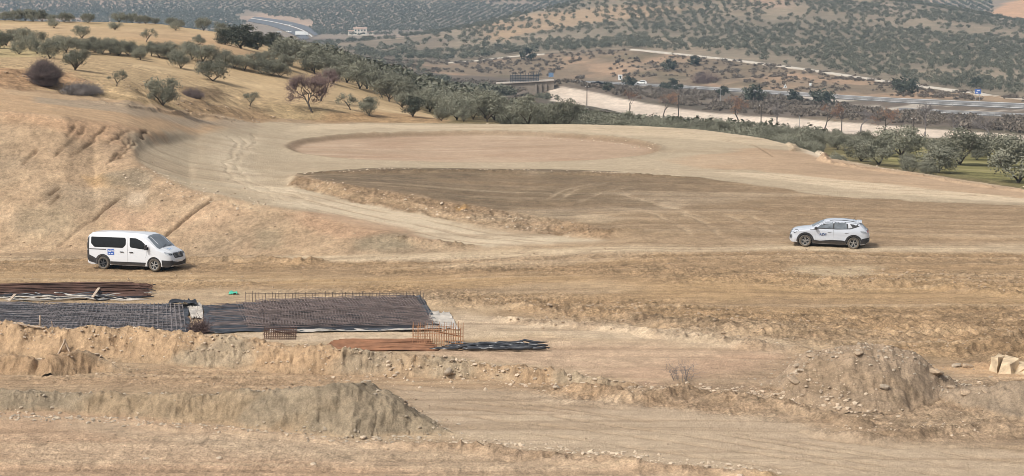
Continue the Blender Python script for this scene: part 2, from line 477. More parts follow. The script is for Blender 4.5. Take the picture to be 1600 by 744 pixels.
# banks and heaps
SPOIL = ridge([(-200, 505, 1.0), (-60, 507, 1.0), (0, 509, 1.0), (60, 514, .95), (108, 522, .85), (122, 516, 1.0), (200, 516, 1.05), (250, 521, 1.0), (290, 527, .95), (400, 534, .9), (480, 542, .85), (600, 553, .72), (700, 562, .62), (800, 572, .5), (880, 582, .42), (940, 592, .3), (990, 600, .1)], 1.15, .9, .9, .2, .2)
GREY = ridge([(-200, 604, .6), (0, 610, .62), (100, 614, .62), (200, 616, .7), (330, 616, .85), (450, 613, 1.1), (520, 606, 1.35), (562, 601, 1.5), (600, 618, 1.15), (640, 641, .7), (680, 663, .3), (715, 678, .05)], 1.05, 2.4, .9, .06, .2)
MOUND = ridge([(1205, 588, .3), (1235, 565, .9), (1262, 549, 1.3), (1295, 540, 1.65), (1345, 536, 1.85), (1392, 538, 1.75), (1430, 553, 1.4), (1462, 576, .85), (1500, 594, .4), (1530, 602, .15)], 1.95, 1.6, .95, .1, .05)
MOUND = blur(blur(MOUND, 6, 0), 9, 1).astype(np.float32)
MOUND2 = ridge([(1480, 610, .3), (1530, 606, .6), (1565, 598, .85), (1605, 603, .9), (1660, 612, .8), (1750, 615, .8)], 1.9, 1.4, .9, .1, .1)
KNOLL = ridge([(-120, 552, .5), (-20, 556, .6), (40, 560, .6), (62, 566, .35), (80, 556, .7), (115, 551, .75), (150, 556, .6), (180, 570, .3), (210, 580, .1)], 1.1, 1.0, .85, .2)
lump = np.zeros((NR, NU), dtype=np.float32)
for pts, f, b_, pw in [
    ([(900, 598, .3), (1000, 608, .45), (1060, 596, .55), (1110, 603, .5), (1180, 612, .55), (1230, 622, .4), (1300, 638, .35), (1345, 648, .4), (1370, 652, .1)], 1.4, 1.5, .9),
    ([(560, 686, .2), (700, 689, .3), (760, 692, .32), (850, 700, .34), (950, 712, .3), (1100, 728, .3), (1230, 742, .25), (1400, 760, .2)], 1.5, 1.6, .8),
    ([(180, 653, .12), (240, 660, .18), (360, 668, .18), (480, 680, .16), (560, 688, .1)], 1.6, 1.6, .8),
    ([(1250, 668, .1), (1300, 672, .28), (1360, 676, .32), (1430, 668, .3), (1500, 660, .25), (1600, 668, .2)], 1.6, 1.6, .8),
    ([(280, 402, .3), (380, 399, .42), (470, 402, .4), (520, 403, .2)], 1.2, 1.2, .8),
    ([(600, 384, .2), (660, 379, .4), (720, 381, .3), (760, 384, .05)], 1.3, 1.3, .8),
    ([(0, 408, .1), (60, 405, .25), (130, 402, .25), (180, 408, .1)], 1.4, 1.4, .8),
    ([(640, 468, .15), (720, 463, .3), (790, 468, .32), (860, 474, .3), (960, 482, .35), (1060, 494, .4), (1160, 502, .4), (1260, 512, .35), (1330, 517, .2)], 1.9, 1.9, .8),
    ([(780, 492, .15), (860, 497, .3), (930, 502, .3), (1020, 512, .35), (1100, 520, .35), (1180, 530, .35), (1260, 540, .25)], 1.7, 1.7, .8),
    ([(1500, 540, .2), (1560, 524, .5), (1620, 512, .6), (1700, 500, .5)], 2.2, 2.2, .9),
    ([(1300, 432, .2), (1400, 436, .3), (1500, 444, .3), (1600, 452, .3)], 2.0, 2.0, .8),
    ([(890, 361, .25), (930, 362, .35), (965, 364, .3), (1000, 366, .1)], 1.6, 1.6, .8),
    ([(1240, 231, .3), (1268, 236, .4), (1284, 243, .4), (1300, 250, .3), (1400, 266, .22), (1500, 281, .2), (1600, 294, .22), (1800, 318, .2)], .9, 1.0, .8),
    ([(760, 193, .12), (900, 194, .15), (1000, 196, .18), (1100, 203, .22), (1200, 216, .3), (1240, 230, .3)], .9, 1.0, .8),
    ([(120, 152, .25), (200, 164, .3), (300, 178, .3), (380, 187, .15)], .9, 1.0, .8),
    ([(462, 269.5, .1), (520, 267, .16), (600, 264.5, .2), (760, 264, .2), (900, 266, .2), (1000, 270, .16), (1100, 276, .12)], 1.2, 1.2, .8),
]:
    lump = np.maximum(lump, ridge(pts, f, b_, pw, .12, .35))

lump *= .62
# where the ground is churned, where it is rolled smooth
bank = area([(-300, 150), (0, 172), (100, 184), (180, 197), (204, 202), (212, 250), (240, 273), (300, 299), (400, 320), (480, 334), (600, 363), (700, 379), (745, 386), (640, 396), (500, 402), (400, 402), (300, 400), (100, 394), (-300, 392)], .5, .6)
fieldbank = area([(450, 292), (462, 274), (512, 285), (610, 299), (674, 311), (726, 318), (794, 331), (887, 345), (960, 360), (944, 374), (887, 367), (775, 356), (662, 336), (550, 316)], .25, .3, .8)
field = area([(462, 273), (500, 269), (600, 265), (900, 267), (1100, 277), (1300, 307), (1600, 321), (2000, 340), (2000, 366), (1600, 366), (1240, 370), (1000, 372), (925, 358), (794, 331), (726, 318), (674, 311), (610, 299), (512, 285)], .5, 1.1, .5)
rough = np.zeros((NR, NU), dtype=np.float32)
def addrough(poly, k, soft=1.2, warp=1.5): 
    global rough
    rough = np.maximum(rough, k * area(poly, soft, warp, .25))
addrough([(-300, 400), (300, 402), (520, 405), (900, 396), (1240, 394), (1600, 398), (2000, 398), (2000, 412), (1600, 415), (1380, 412), (1210, 416), (900, 412), (600, 418), (0, 425), (-300, 420)], .55)
addrough([(1150, 418), (1300, 428), (1420, 420), (1600, 430), (1900, 440), (1900, 462), (1500, 455), (1200, 446), (900, 430), (560, 425), (560, 418), (900, 416)], .8)
addrough([(420, 452), (640, 448), (800, 455), (1000, 470), (1300, 484), (1600, 470), (2000, 480), (2000, 575), (1600, 580), (1500, 556), (1300, 545), (1000, 510), (800, 490), (700, 478), (560, 468)], .95)
addrough([(-200, 436), (0, 440), (250, 432), (420, 440), (400, 452), (0, 452), (-200, 452)], .5)
addrough([(850, 600), (1000, 600), (1200, 600), (1260, 560), (1500, 590), (1800, 590), (1800, 700), (1600, 680), (1400, 690), (1250, 660), (1000, 635), (850, 620)], .8)
addrough([(200, 575), (560, 585), (560, 612), (300, 610), (0, 600), (0, 585)], .5)
addrough([(-300, 660), (300, 680), (700, 700), (1200, 744), (1400, 790), (-300, 800)], .35)
rough = np.maximum(rough, .75 * fieldbank)
rough = np.maximum(rough, .28 * bank)
rough = np.maximum(rough, np.clip(lump * 4, 0, 1))

rn = rough[n_]
bill = 1 - 2 * np.abs(vnoise(Xn * 2.6, Yn * 2.6, 1) - .5) * 2
grain = fbm(Xn * 4.5, Yn * 4.5, 7, 3)
bill2 = 1 - np.abs(vnoise(Xn * 5.5 + 7, Yn * 5.5, 2) - .5) * 4
clod = .55 * fbm(Xn * 1.1, Yn * 1.1, 3, 3) + .35 * bill + .25 * bill2
# long wheel ruts run across the picture, drifting towards the camera on the right
wy = Yn + 0.9 * fbm(Xn * .06, Yn * .06, 6, 2) + .10 * Xn * sstep(60, 100, Yn)
rut = fbm(Xn * .045, wy * 1.35, 2, 3)
rut2 = fbm(Xn * .12 + 11, wy * 3.2, 4, 2)
onflat = np.clip(1 - bank[n_] - isl, 0, 1) * sstep(150, 120, Yn)
gcoat = .055 * rut * onflat + .03 * rut2 * onflat
Z[n_] += lump[n_] * (1 + .5 * bill * .4) + gcoat + rn * .16 * clod + .03 * grain * (1 - .6 * isl) * (.6 + .6 * rn)
Z[n_] += .1 * fbm(Xn * .12, Yn * .12, 1, 2) * sstep(50, 70, Yn) * (1 - .7 * field[n_])

# tracked-machine cleat marks in the churned soil on the right
cl = area([(1330, 500), (1480, 505), (1560, 520), (1500, 532), (1400, 525), (1340, 512)], .6, .6)[n_]
Z[n_] += cl * .09 * np.sin((Xn * 1.0 + Yn * .55) * 9.0)

# gullies raked down the cut face
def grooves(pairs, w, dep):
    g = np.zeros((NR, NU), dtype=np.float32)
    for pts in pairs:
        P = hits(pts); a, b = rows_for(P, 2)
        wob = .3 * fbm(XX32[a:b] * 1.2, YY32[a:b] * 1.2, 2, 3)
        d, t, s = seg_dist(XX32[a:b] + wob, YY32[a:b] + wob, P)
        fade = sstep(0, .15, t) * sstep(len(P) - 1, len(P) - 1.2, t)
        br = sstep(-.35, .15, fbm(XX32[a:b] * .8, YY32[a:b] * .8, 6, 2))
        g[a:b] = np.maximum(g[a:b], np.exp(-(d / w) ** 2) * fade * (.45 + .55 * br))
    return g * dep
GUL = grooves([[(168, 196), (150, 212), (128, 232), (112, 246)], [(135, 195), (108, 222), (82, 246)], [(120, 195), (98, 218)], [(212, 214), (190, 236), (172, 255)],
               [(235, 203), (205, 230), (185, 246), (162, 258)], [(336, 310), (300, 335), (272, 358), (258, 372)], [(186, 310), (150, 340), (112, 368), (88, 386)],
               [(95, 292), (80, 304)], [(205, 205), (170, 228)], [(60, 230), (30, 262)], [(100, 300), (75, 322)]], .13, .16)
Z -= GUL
dirx = Xn * .62 - Yn * .78; dalong = Xn * .78 + Yn * .62
strat = fbm(dirx * 1.1, dalong * .12, 3, 3)
Z[n_] += bank[n_] * (.06 * strat + .08 * fbm(Xn * .35, Yn * .35, 4, 3) + .05 * fbm(dirx * 4, dalong * .8, 2, 3))
Z[n_] += fieldbank[n_] * .22 * fbm(Xn * 1.1, Yn * .5, 6, 3)
ravel = np.array([[0]])

# wheel tracks on the roundabout and the field
TRK = grooves([[(355, 212), (372, 224), (364, 240), (352, 256), (366, 280), (405, 300), (480, 322)], [(368, 210), (386, 222), (378, 240), (368, 256), (384, 280), (425, 298), (500, 318)],
               [(395, 208), (400, 224), (372, 246)], [(930, 286), (880, 296), (850, 312)], [(950, 285), (900, 296), (868, 313)], [(1010, 330), (1060, 350), (1080, 372)], [(1060, 330), (1105, 350), (1130, 372)],
               [(1130, 335), (1180, 352), (1215, 366)], [(1165, 335), (1210, 350), (1240, 362)], [(990, 290), (940, 300), (900, 318)], [(300, 300), (420, 330), (560, 352)], [(960, 300), (1120, 345)]], .2, .06)
Z -= TRK * (1.0)
def ruts(lines, gauge=1.7, w=.13, dep=.05):
    out = []
    for ln in lines:
        P = hits(ln)
        for off in (-gauge / 2, gauge / 2): out.append(P + np.array([0, off]))
    g = np.zeros((NR, NU), dtype=np.float32)
    for P in out:
        a, b = rows_for(P, 1.5)
        d, t, s = seg_dist(XX32[a:b], YY32[a:b] + .25 * fbm(XX32[a:b] * .15, YY32[a:b] * .15, 2, 2), P)
        fade = sstep(0, .2, t) * sstep(len(P) - 1, len(P) - 1.2, t) * sstep(-.45, .05, fbm(XX32[a:b] * .3, YY32[a:b] * .3, 5, 2))
        g[a:b] = np.maximum(g[a:b], np.exp(-(d / w) ** 2) * fade)
    return g
RUT = ruts([[(600, 612), (760, 622), (1000, 648), (1250, 690), (1500, 722), (1700, 740)], [(640, 622), (850, 640), (1100, 676), (1400, 722), (1650, 760)], [(620, 606), (800, 616), (1000, 634), (1300, 680), (1650, 716)], [(660, 650), (900, 678), (1150, 712), (1400, 750)],
            [(-60, 446), (400, 446), (760, 455), (1000, 464), (1300, 474), (1700, 480)], [(300, 436), (700, 440), (1000, 452), (1300, 460), (1700, 462)], [(500, 450), (800, 462), (1100, 470), (1650, 470)],
            [(760, 388), (1000, 389), (1240, 388), (1600, 384), (1800, 384)], [(560, 404), (800, 398), (1100, 393), (1400, 390), (1700, 388)], [(0, 410), (200, 414), (420, 412), (700, 408), (900, 402)],
            [(470, 318), (600, 346), (760, 374), (900, 384), (1100, 386)], [(430, 300), (560, 328), (700, 356), (850, 376)], [(760, 262), (1000, 262), (1150, 268), (1300, 288), (1600, 308)], [(700, 199), (900, 200), (1080, 210), (1180, 228), (1210, 246)], [(1080, 300), (1200, 326), (1400, 350), (1650, 356)]])
RUT *= sstep(0.5, 0, np.clip(rough, 0, .5))
Z -= RUT * .055
# eroded low cut and clods above the left road, undulation of the hills
vb = area([(-200, 80), (0, 100), (60, 104), (130, 128), (260, 150), (420, 176), (480, 186), (400, 186), (300, 177), (200, 163), (100, 149), (0, 140), (-200, 120)], 1.0, 1.5)
vb = np.maximum(vb, area([(285, 138), (340, 135), (375, 150), (360, 170), (300, 165)], .8, 1))
Z[n_] += vb[n_] * .38 * fbm(Xn * .55, Yn * .55, 2, 4)
f_ = slice(NEAR_ROWS - 60, NR)
far_w = sstep(165, 240, YY32[f_])
Z[f_] += far_w * (.5 * fbm(XX32[f_] * .035, YY32[f_] * .035, 3, 4) + .12 * fbm(XX32[f_] * .25, YY32[f_] * .25, 1, 3)) 
scrubw = area([(860, 124), (1000, 128), (1200, 139), (1400, 150), (1600, 158), (2000, 175), (2000, 170), (1600, 157), (1400, 133), (1200, 104), (980, 80), (860, 86)], 8, 10, .02)
Z[f_] += scrubw[f_] * 1.6 * fbm(XX32[f_] * .07, YY32[f_] * .07, 4, 4)

ZG = Z.astype(np.float32)                       # finished ground without the separate heaps
def gz(X, Y): return float(lookup(ZG, X, Y))
HEAP = np.maximum.reduce([SPOIL, GREY, MOUND, MOUND2, KNOLL])
ZTOP = ZG + np.where(HEAP > .02, HEAP, 0)
def topz(X, Y): return float(lookup(ZTOP, X, Y))

# ------------------------------------------------------------------ soil colours
KA = 0.80
def C(r, g, b):
    c = srgb(r, g, b, KA); m = c.mean()
    return (c + (m - c) * .13) * np.array([1.03, 1.04, 1.05], dtype=np.float32)
col = np.zeros((NR, NU, 3), dtype=np.float32)
col[:] = C(172, 144, 110)
def paint(mask, c, k=1.0):
    global col
    m = (mask * k)[..., None] if not np.isscalar(k) or True else mask
    col = col * (1 - m) + m * np.asarray(c, dtype=np.float32)
def patch(poly, c, soft=1.0, warp=1.0, k=1.0, ws=.3): paint(area(poly, soft, warp, ws), c, k)

# near ground
patch([(-300, 402), (500, 404), (900, 396), (1600, 395), (2000, 395), (2000, 600), (1400, 555), (1000, 505), (800, 480), (600, 462), (0, 455), (-300, 455)], C(164, 133, 95), 2, 2)
patch([(-300, 424), (500, 426), (1000, 442), (1600, 446), (2000, 450), (2000, 476), (1600, 470), (1200, 470), (800, 452), (400, 444), (-300, 440)], C(181, 147, 102), 1.5, 1.5, .8)
patch([(-300, 400), (0, 402), (330, 404), (500, 404), (480, 398), (300, 396), (120, 402), (0, 410), (-300, 410)], C(186, 160, 126), 1, 1, .6)
patch([(640, 392), (850, 386), (1240, 383), (1600, 377), (2000, 377), (2000, 394), (1600, 396), (1240, 392), (900, 398), (640, 405), (440, 408), (440, 402)], C(198, 173, 138), .8, 1)
patch([(1215, 424), (1250, 415), (1330, 413), (1385, 417), (1360, 428), (1280, 432)], C(190, 164, 126), .6, 1)
patch([(-300, 458), (240, 452), (360, 450), (600, 458), (760, 480), (840, 505), (1000, 520), (1250, 548), (1210, 560), (900, 545), (-300, 545)], C(182, 154, 118), 1, 1.5)
patch([(720, 485), (860, 500), (1020, 515), (1260, 547), (1200, 552), (1000, 535), (860, 525), (700, 530), (560, 534), (300, 532), (300, 522), (660, 516)], C(204, 178, 146), .6, .8, .85)
patch([(640, 545), (860, 532), (1000, 537), (1240, 552), (1260, 580), (1200, 605), (1000, 600), (900, 585), (780, 566)], C(190, 155, 123), 1, 1.2)
patch([(1450, 570), (1540, 565), (1800, 575), (1800, 605), (1600, 600), (1520, 590)], C(196, 158, 116), .6, .8)
patch([(-300, 560), (150, 585), (300, 560), (600, 580), (900, 600), (1200, 640), (1200, 680), (600, 640), (560, 610), (300, 606), (-300, 604)], C(174, 143, 108), 1, 1.2)
patch([(600, 606), (700, 606), (860, 615), (1000, 627), (1200, 652), (1400, 686), (1700, 715), (1900, 730), (1900, 850), (1400, 850), (1230, 750), (1000, 716), (800, 698), (700, 684), (640, 645)], C(188, 163, 133), .7, 1.0)
patch([(1340, 664), (1300, 668), (1400, 676), (1480, 668), (1560, 655), (1440, 655)], C(192, 164, 126), .4, .5, .8)
patch([(1100, 590), (1230, 560), (1560, 590), (1900, 590), (1900, 720), (1400, 688), (1200, 650), (1000, 625), (950, 605)], C(163, 136, 106), 1, 1.2, .9)
patch([(-300, 636), (0, 640), (250, 655), (560, 690), (900, 715), (1220, 750), (1500, 900), (-300, 900)], C(184, 151, 118), .5, .7)
patch([(120, 665), (400, 685), (640, 700), (900, 722), (700, 730), (300, 705)], C(178, 154, 124), 1.0, 1.2, .6)
patch([(1190, 740), (1330, 748), (1500, 800), (1200, 800)], C(192, 158, 112), .4, .5, .8)
# platform, roads, island, field
patch([(206, 204), (290, 205), (400, 188), (650, 192), (900, 193), (1100, 202), (1270, 235), (1400, 263), (1600, 292), (2000, 331), (2000, 342), (1600, 322), (1300, 308), (1100, 278), (900, 267), (600, 265), (480, 270), (450, 290), (662, 336), (944, 374), (740, 386), (600, 362), (480, 332), (300, 297), (211, 250)], C(186, 165, 134), .5, .7)
patch([(350, 215), (400, 212), (385, 240), (380, 258), (420, 286), (560, 318), (760, 358), (930, 374), (760, 384), (600, 356), (430, 318), (360, 290), (340, 255)], C(208, 186, 154), 1.2, 1.0, .95)
patch([(1180, 232), (1270, 240), (1400, 266), (1600, 294), (2000, 332), (2000, 338), (1600, 314), (1400, 297), (1200, 268), (1100, 262), (1040, 250)], C(190, 155, 120), 1.0, 1.5, .75)
patch([(1100, 268), (1240, 285), (1400, 303), (1600, 317), (2000, 340), (2000, 334), (1600, 310), (1400, 290), (1230, 272)], C(214, 190, 156), .6, .8, .9)
patch([(500, 193), (900, 195), (1100, 204), (1240, 230), (1100, 220), (900, 205), (600, 200), (460, 205)], C(208, 184, 150), .8, 1, .75)
patch([(-300, 120), (0, 138), (100, 147), (200, 160), (300, 176), (400, 187), (330, 205), (290, 208), (210, 212), (180, 197), (100, 185), (0, 173), (-300, 150)], C(193, 157, 116), .8, 1)
patch([(50, 152), (130, 158), (250, 175), (400, 192), (420, 200), (330, 196), (220, 184), (130, 170), (60, 162)], C(174, 152, 124), .6, .8, .9)
patch([(0, 140), (100, 149), (300, 178), (400, 188), (300, 184), (100, 156), (0, 147)], C(200, 168, 128), .5, .6, .7)
paint(full(isl), C(186, 156, 126))
paint(full(isl * sstep(0, .5, fbm(Xn * .14, Yn * .5, 6, 4))), C(196, 168, 138), .7)
paint(full(isl * sstep(.05, .5, -fbm(Xn * .2, Yn * .6, 2, 4))), C(176, 142, 112), .6)
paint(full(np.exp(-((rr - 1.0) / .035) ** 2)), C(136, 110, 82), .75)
dark = field * 1.0
fx = np.interp(XX32 / YY32, [-.12, -.02, .06, .12, .2], [1, 1, .85, .35, .2]).astype(np.float32)
fy_ = np.ones_like(fx)
paint(field, C(160, 132, 99))
paint(field * fx * (.72 + .28 * sstep(-.5, .3, fbm(XX32 * .25, YY32 * .4, 3, 4))), C(117, 100, 78), .92)
paint(field * sstep(.1, .5, fbm(XX32 * .35, YY32 * 1.1, 5, 4)), C(158, 132, 98), .35)
patch([(915, 332), (1000, 325), (1200, 330), (1290, 350), (1230, 372), (1000, 374), (925, 360)], C(166, 138, 104), 1.5, 2, .7)
patch([(1240, 324), (1600, 322), (2000, 340), (2000, 375), (1600, 375), (1300, 372)], C(170, 141, 106), 1.5, 2, .7)
patch([(1030, 318), (1045, 314), (1075, 318), (1060, 325), (1040, 325)], C(190, 166, 134), .4, .5, .7)
patch([(896, 338), (950, 336), (990, 340), (940, 350), (905, 348)], C(176, 152, 120), .5, .6, .8)
paint(fieldbank, C(152, 124, 92))
patch([(462, 280), (560, 304), (660, 322), (760, 345), (700, 338), (600, 322), (500, 300)], C(184, 154, 116), .3, .5, .7)
patch([(714, 322), (728, 320), (734, 326), (716, 328)], C(196, 150, 84), .2, .3, .8)
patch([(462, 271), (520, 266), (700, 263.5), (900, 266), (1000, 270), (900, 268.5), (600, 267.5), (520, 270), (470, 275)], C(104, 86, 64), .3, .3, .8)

# the cut face
paint(bank, C(180, 150, 115))
bn = bank[n_]
cb = fbm(Xn * .12 + 3, Yn * .2, 5, 3)
paint(full(bn * sstep(.05, .5, cb)), C(160, 137, 108), .8)
paint(full(bn * sstep(.0, .6, -fbm(Xn * .16 - 5, Yn * .22, 7, 3))), C(194, 160, 124), .7)
paint(full(bn * sstep(.1, .6, strat)), C(194, 166, 130), .5)
patch([(0, 174), (120, 190), (230, 205), (200, 230), (100, 205), (0, 190)], C(194, 153, 113), .8, 1.2, .7)
patch([(135, 272), (165, 268), (200, 285), (190, 296), (150, 288)], C(198, 158, 104), .3, .6, .6)
patch([(205, 262), (235, 280), (225, 298), (180, 292), (165, 270)], C(140, 124, 100), .4, .8, .8)
patch([(200, 300), (230, 296), (225, 315), (200, 318)], C(206, 180, 148), .3, .6, .7)
patch([(160, 325), (250, 320), (240, 345), (170, 350)], C(196, 156, 122), .6, 1, .5)
patch([(450, 335), (530, 338), (640, 362), (690, 380), (560, 372), (470, 352)], C(194, 150, 114), .6, 1, .6)
patch([(560, 372), (640, 366), (650, 388), (600, 394), (560, 390)], C(142, 128, 102), .5, .8, .7)
patch([(400, 360), (440, 360), (440, 392), (400, 396)], C(150, 134, 106), .5, .8, .7)
patch([(30, 330), (100, 320), (110, 360), (60, 380), (20, 365)], C(158, 138, 108), .8, 1, .7)
paint(np.clip(GUL * 7, 0, 1), C(104, 78, 54), .85)  # shade inside the gullies painted into the soil colour, beyond their shallow relief
paint(np.clip(TRK * 12, 0, 1), C(200, 176, 142), .45)
paint(RUT, C(136, 110, 82), .5)
mott = fbm(XX32 * .08, YY32 * .22, 4, 4)
paint(sstep(.1, .5, mott) * (YY32 < 185), C(200, 176, 144), .3)
paint(sstep(.1, .5, -mott) * (YY32 < 185), C(150, 125, 96), .28)

# churned soil darker between clods, high streaks paler; ruts follow the driving lines
hgt = full(clod * rn)
paint(np.clip(rough - np.clip(full(.5 + clod), 0, 1) * .6, 0, 1) * sstep(150, 120, YY32), C(126, 98, 68), .38)
paint(full(onflat * sstep(.15, .55, rut)), C(202, 176, 140), .30)
paint(full(onflat * sstep(.15, .5, -rut)), C(132, 105, 76), .34)
paint(full(onflat * sstep(.2, .6, rut2)), C(196, 168, 132), .2)
paint(np.clip(lump * 2.2, 0, .5) * sstep(.25, .7, vnoise(XX32 * 1.3, YY32 * 1.3, 4)), C(122, 97, 70), .8)
patch([(1246, 230), (1270, 236), (1290, 245), (1276, 246), (1262, 240)], C(214, 194, 166), .4, .5, .8)

# dry hill, groves, valley
hill = area([(-400, 60), (-400, 112), (0, 137), (100, 146), (200, 159), (300, 175), (400, 185), (500, 190), (650, 192), (700, 192), (700, 186), (560, 120), (480, 86), (420, 73), (350, 51), (250, 37), (100, 35), (0, 31), (-400, 28)], 1.0, 1.5)
beyond = (YY32 > np.interp(XX32 / YY32, [e[0] for e in EDGE], [e[1] for e in EDGE]) + .5).astype(np.float32)
paint(beyond, C(128, 112, 76))
hmask = beyond * sstep(330, 300, YY32) * (XX32 / YY32 < -.09) 
paint(hmask, C(174, 144, 98))
paint(hill * beyond, C(188, 158, 114))
hn = fbm(XX32 * .06, YY32 * .06, 2, 4)
paint(np.clip(hill + hmask, 0, 1) * beyond * sstep(.05, .5, hn), C(204, 175, 130), .8)
paint(np.clip(hill + hmask, 0, 1) * beyond * sstep(.1, .5, -hn), C(160, 137, 95), .5)
patch([(180, 52), (260, 45), (345, 60), (420, 95), (440, 120), (380, 105), (300, 80), (200, 66)], C(186, 150, 108), 3, 4, .8, .1)
patch([(-300, 40), (0, 38), (200, 40), (330, 50), (300, 62), (100, 58), (-300, 55)], C(182, 152, 112), 3, 4, .7, .1)
patch([(-200, 82), (0, 74), (70, 78), (100, 88), (0, 92), (-200, 100)], C(178, 160, 108), 2, 2, .6, .1)
patch([(-200, 96), (0, 107), (110, 114), (150, 130), (60, 140), (0, 138), (-200, 125)], C(166, 128, 90), 1, 1.5, .85)
patch([(285, 138), (340, 135), (365, 150), (340, 158), (295, 152)], C(120, 96, 68), .8, 1, .8)
patch([(260, 158), (300, 155), (420, 172), (440, 186), (300, 176)], C(162, 130, 92), .8, 1.2, .8)
patch([(620, 178), (690, 186), (700, 192), (560, 192), (480, 188)], C(164, 128, 86), .8, 1.2, .7)
gf = area([(1300, 240), (1400, 262), (1500, 278), (1600, 291), (2000, 330), (2000, 236), (1500, 228), (1330, 228)], 4, 4, .05) * beyond
paint(gf, C(134, 126, 74))
sw = fbm(XX32 * .03, YY32 * .32, 5, 2)
paint(gf * sstep(.05, .35, sw), C(164, 150, 98), .7)
paint(gf * sstep(.05, .35, -sw), C(98, 92, 50), .7)
val = beyond * sstep(330, 420, YY32)
paint(val, C(112, 98, 84))
vn = fbm(XX32 * .02, YY32 * .02, 6, 4)
paint(val * sstep(0, .5, vn), C(132, 116, 92), .7)
paint(val * sstep(0.1, .6, -vn), C(96, 90, 70), .7)
def between(i, j, ext=0):
    lo = np.interp(ug, [p[0] for p in LINES[i]], [p[1] for p in LINES[i]]); hi = np.interp(ug, [p[0] for p in LINES[j]], [p[1] for p in LINES[j]])
    lo = lo - ext
    w = .006 * lo
    wob = (1 + .006 * fbm(XX32 * .06, YY32 * .06, 1, 3))
    return (sstep(-1, 1, (YY32 * wob - lo) / w) * sstep(-1, 1, (hi - YY32 * wob) / w)).astype(np.float32)
NL = len(LINES)
iFoot = NL - 12
cut = between(iFoot, iFoot + 1, 26) * sstep(.018, .021, XX32 / YY32 + .002 * fbm(XX32 * .05, YY32 * .05, 1, 3))
paint(np.clip(cut * 1.6, 0, 1), C(214, 194, 172))
paint(cut * sstep(.1, .5, fbm(XX32 * .35, YY32 * .1, 3, 3)), C(196, 174, 152), .5)
scr = between(iFoot + 3, iFoot + 4)
paint(scr, C(136, 116, 92), .9)
paint(scr * sstep(.0, .5, fbm(XX32 * .03, YY32 * .03, 2, 4)), C(178, 144, 112), .8)
paint(scr * sstep(.1, .5, fbm(XX32 * .05 + 9, YY32 * .03, 4, 4)), C(112, 100, 76), .8)
med = between(iFoot + 2, iFoot + 3) * sstep(.10, .13, XX32 / YY32)
paint(med * sstep(-.2, .2, fbm(XX32 * .1, YY32 * .1, 2, 4)), C(196, 182, 164), .75)
rh = between(iFoot + 5, iFoot + 7)
paint(rh, C(140, 125, 103))
paint(rh * sstep(.0, .4, fbm(XX32 * .015, YY32 * .02, 3, 4)), C(162, 142, 116), .7)
patch([(840, 20), (1020, 8), (1100, 10), (1020, 30), (930, 36), (840, 50), (790, 56)], C(176, 146, 112), 12, 14, .85, .02)
patch([(760, 36), (800, 30), (830, 45), (790, 62), (750, 58)], C(178, 146, 110), 8, 10, .8, .02)
patch([(1170, -5), (1240, -5), (1235, 12), (1180, 14)], C(182, 150, 124), 8, 8, .85, .02)
patch([(440, 75), (560, 68), (700, 50), (700, 80), (600, 96), (480, 90)], C(128, 112, 92), 10, 10, .8, .02)
patch([(1290, -10), (1420, 10), (1500, 40), (1440, 30), (1330, 8)], C(166, 146, 122), 10, 12, .7, .02)
patch([(1390, 144), (1480, 146), (1560, 160), (1600, 164), (1560, 150)], C(178, 146, 110), 4, 4, .6, .05)
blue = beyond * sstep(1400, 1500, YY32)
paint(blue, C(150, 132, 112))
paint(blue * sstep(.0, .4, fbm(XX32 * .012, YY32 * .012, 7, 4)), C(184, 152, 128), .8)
patch([(1545, 22), (1570, 5), (1600, 0), (1800, -5), (1800, 50), (1620, 36), (1580, 30)], C(204, 156, 114), 6, 6, .95, .03)
patch([(396, 22), (470, 12), (480, 32), (500, 44), (470, 40), (440, 30), (396, 30)], C(190, 158, 132), 12, 12, .85, .02)

# how coarse the soil's grain is: rolled roads are fine and even, churned soil is coarse
rolled = np.maximum.reduce([full(isl), area([(215, 236), (290, 214), (400, 192), (650, 194), (900, 195), (1100, 205), (1270, 240), (1400, 267), (1600, 296), (2000, 333), (2000, 340), (1600, 318), (1300, 305), (1100, 275), (900, 264), (600, 262), (460, 268), (452, 294), (662, 338), (944, 376), (740, 386), (600, 361), (480, 331), (300, 296), (216, 250)], .8, .5),
                            .7 * area([(620, 610), (1000, 630), (1400, 688), (1700, 718), (1700, 760), (1230, 745), (800, 694), (660, 650)], .8, 1)])
COARSE = np.clip(.5 + .6 * rough + .05 * bank - .4 * rolled * (1 - rough), .30, 1.1).astype(np.float32)
COARSE = np.where(beyond > .5, 1.0, COARSE).astype(np.float32)
# ------------------------------------------------------------------ ground and hills as meshes, the heaps as things of their own
def grid_faces(r0, r1, c0=0, c1=NU):
    r = np.arange(r0, r1 - 1); c = np.arange(c0, c1 - 1)
    a = (r[:, None] * NU + c[None, :]).ravel()
    return np.stack([a, a + 1, a + NU + 1, a + NU], 1)
def sub_mesh(name, Zarr, F, colr, DX=0, DY=0):
    idx, inv = np.unique(F, return_inverse=True)
    V = np.stack([(XX + DX).ravel()[idx], (YY + DY).ravel()[idx], Zarr.ravel()[idx]], 1)
    me = np_mesh(name, V, inv.reshape(F.shape), smooth=True)
    vcol(me, "soil", np.column_stack([colr.reshape(-1, 3)[idx], (COARSE if isinstance(DX, int) else np.ones_like(COARSE)).ravel()[idx]]))
    return me
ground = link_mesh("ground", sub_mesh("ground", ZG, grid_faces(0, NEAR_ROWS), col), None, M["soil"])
tag(ground, "bare graded tan earth of the building site with roundabout, ramps and wheel ruts", kind="structure")
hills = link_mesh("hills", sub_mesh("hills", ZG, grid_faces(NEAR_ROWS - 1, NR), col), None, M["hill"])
tag(hills, "dry hillsides and valley behind the building site", kind="structure")

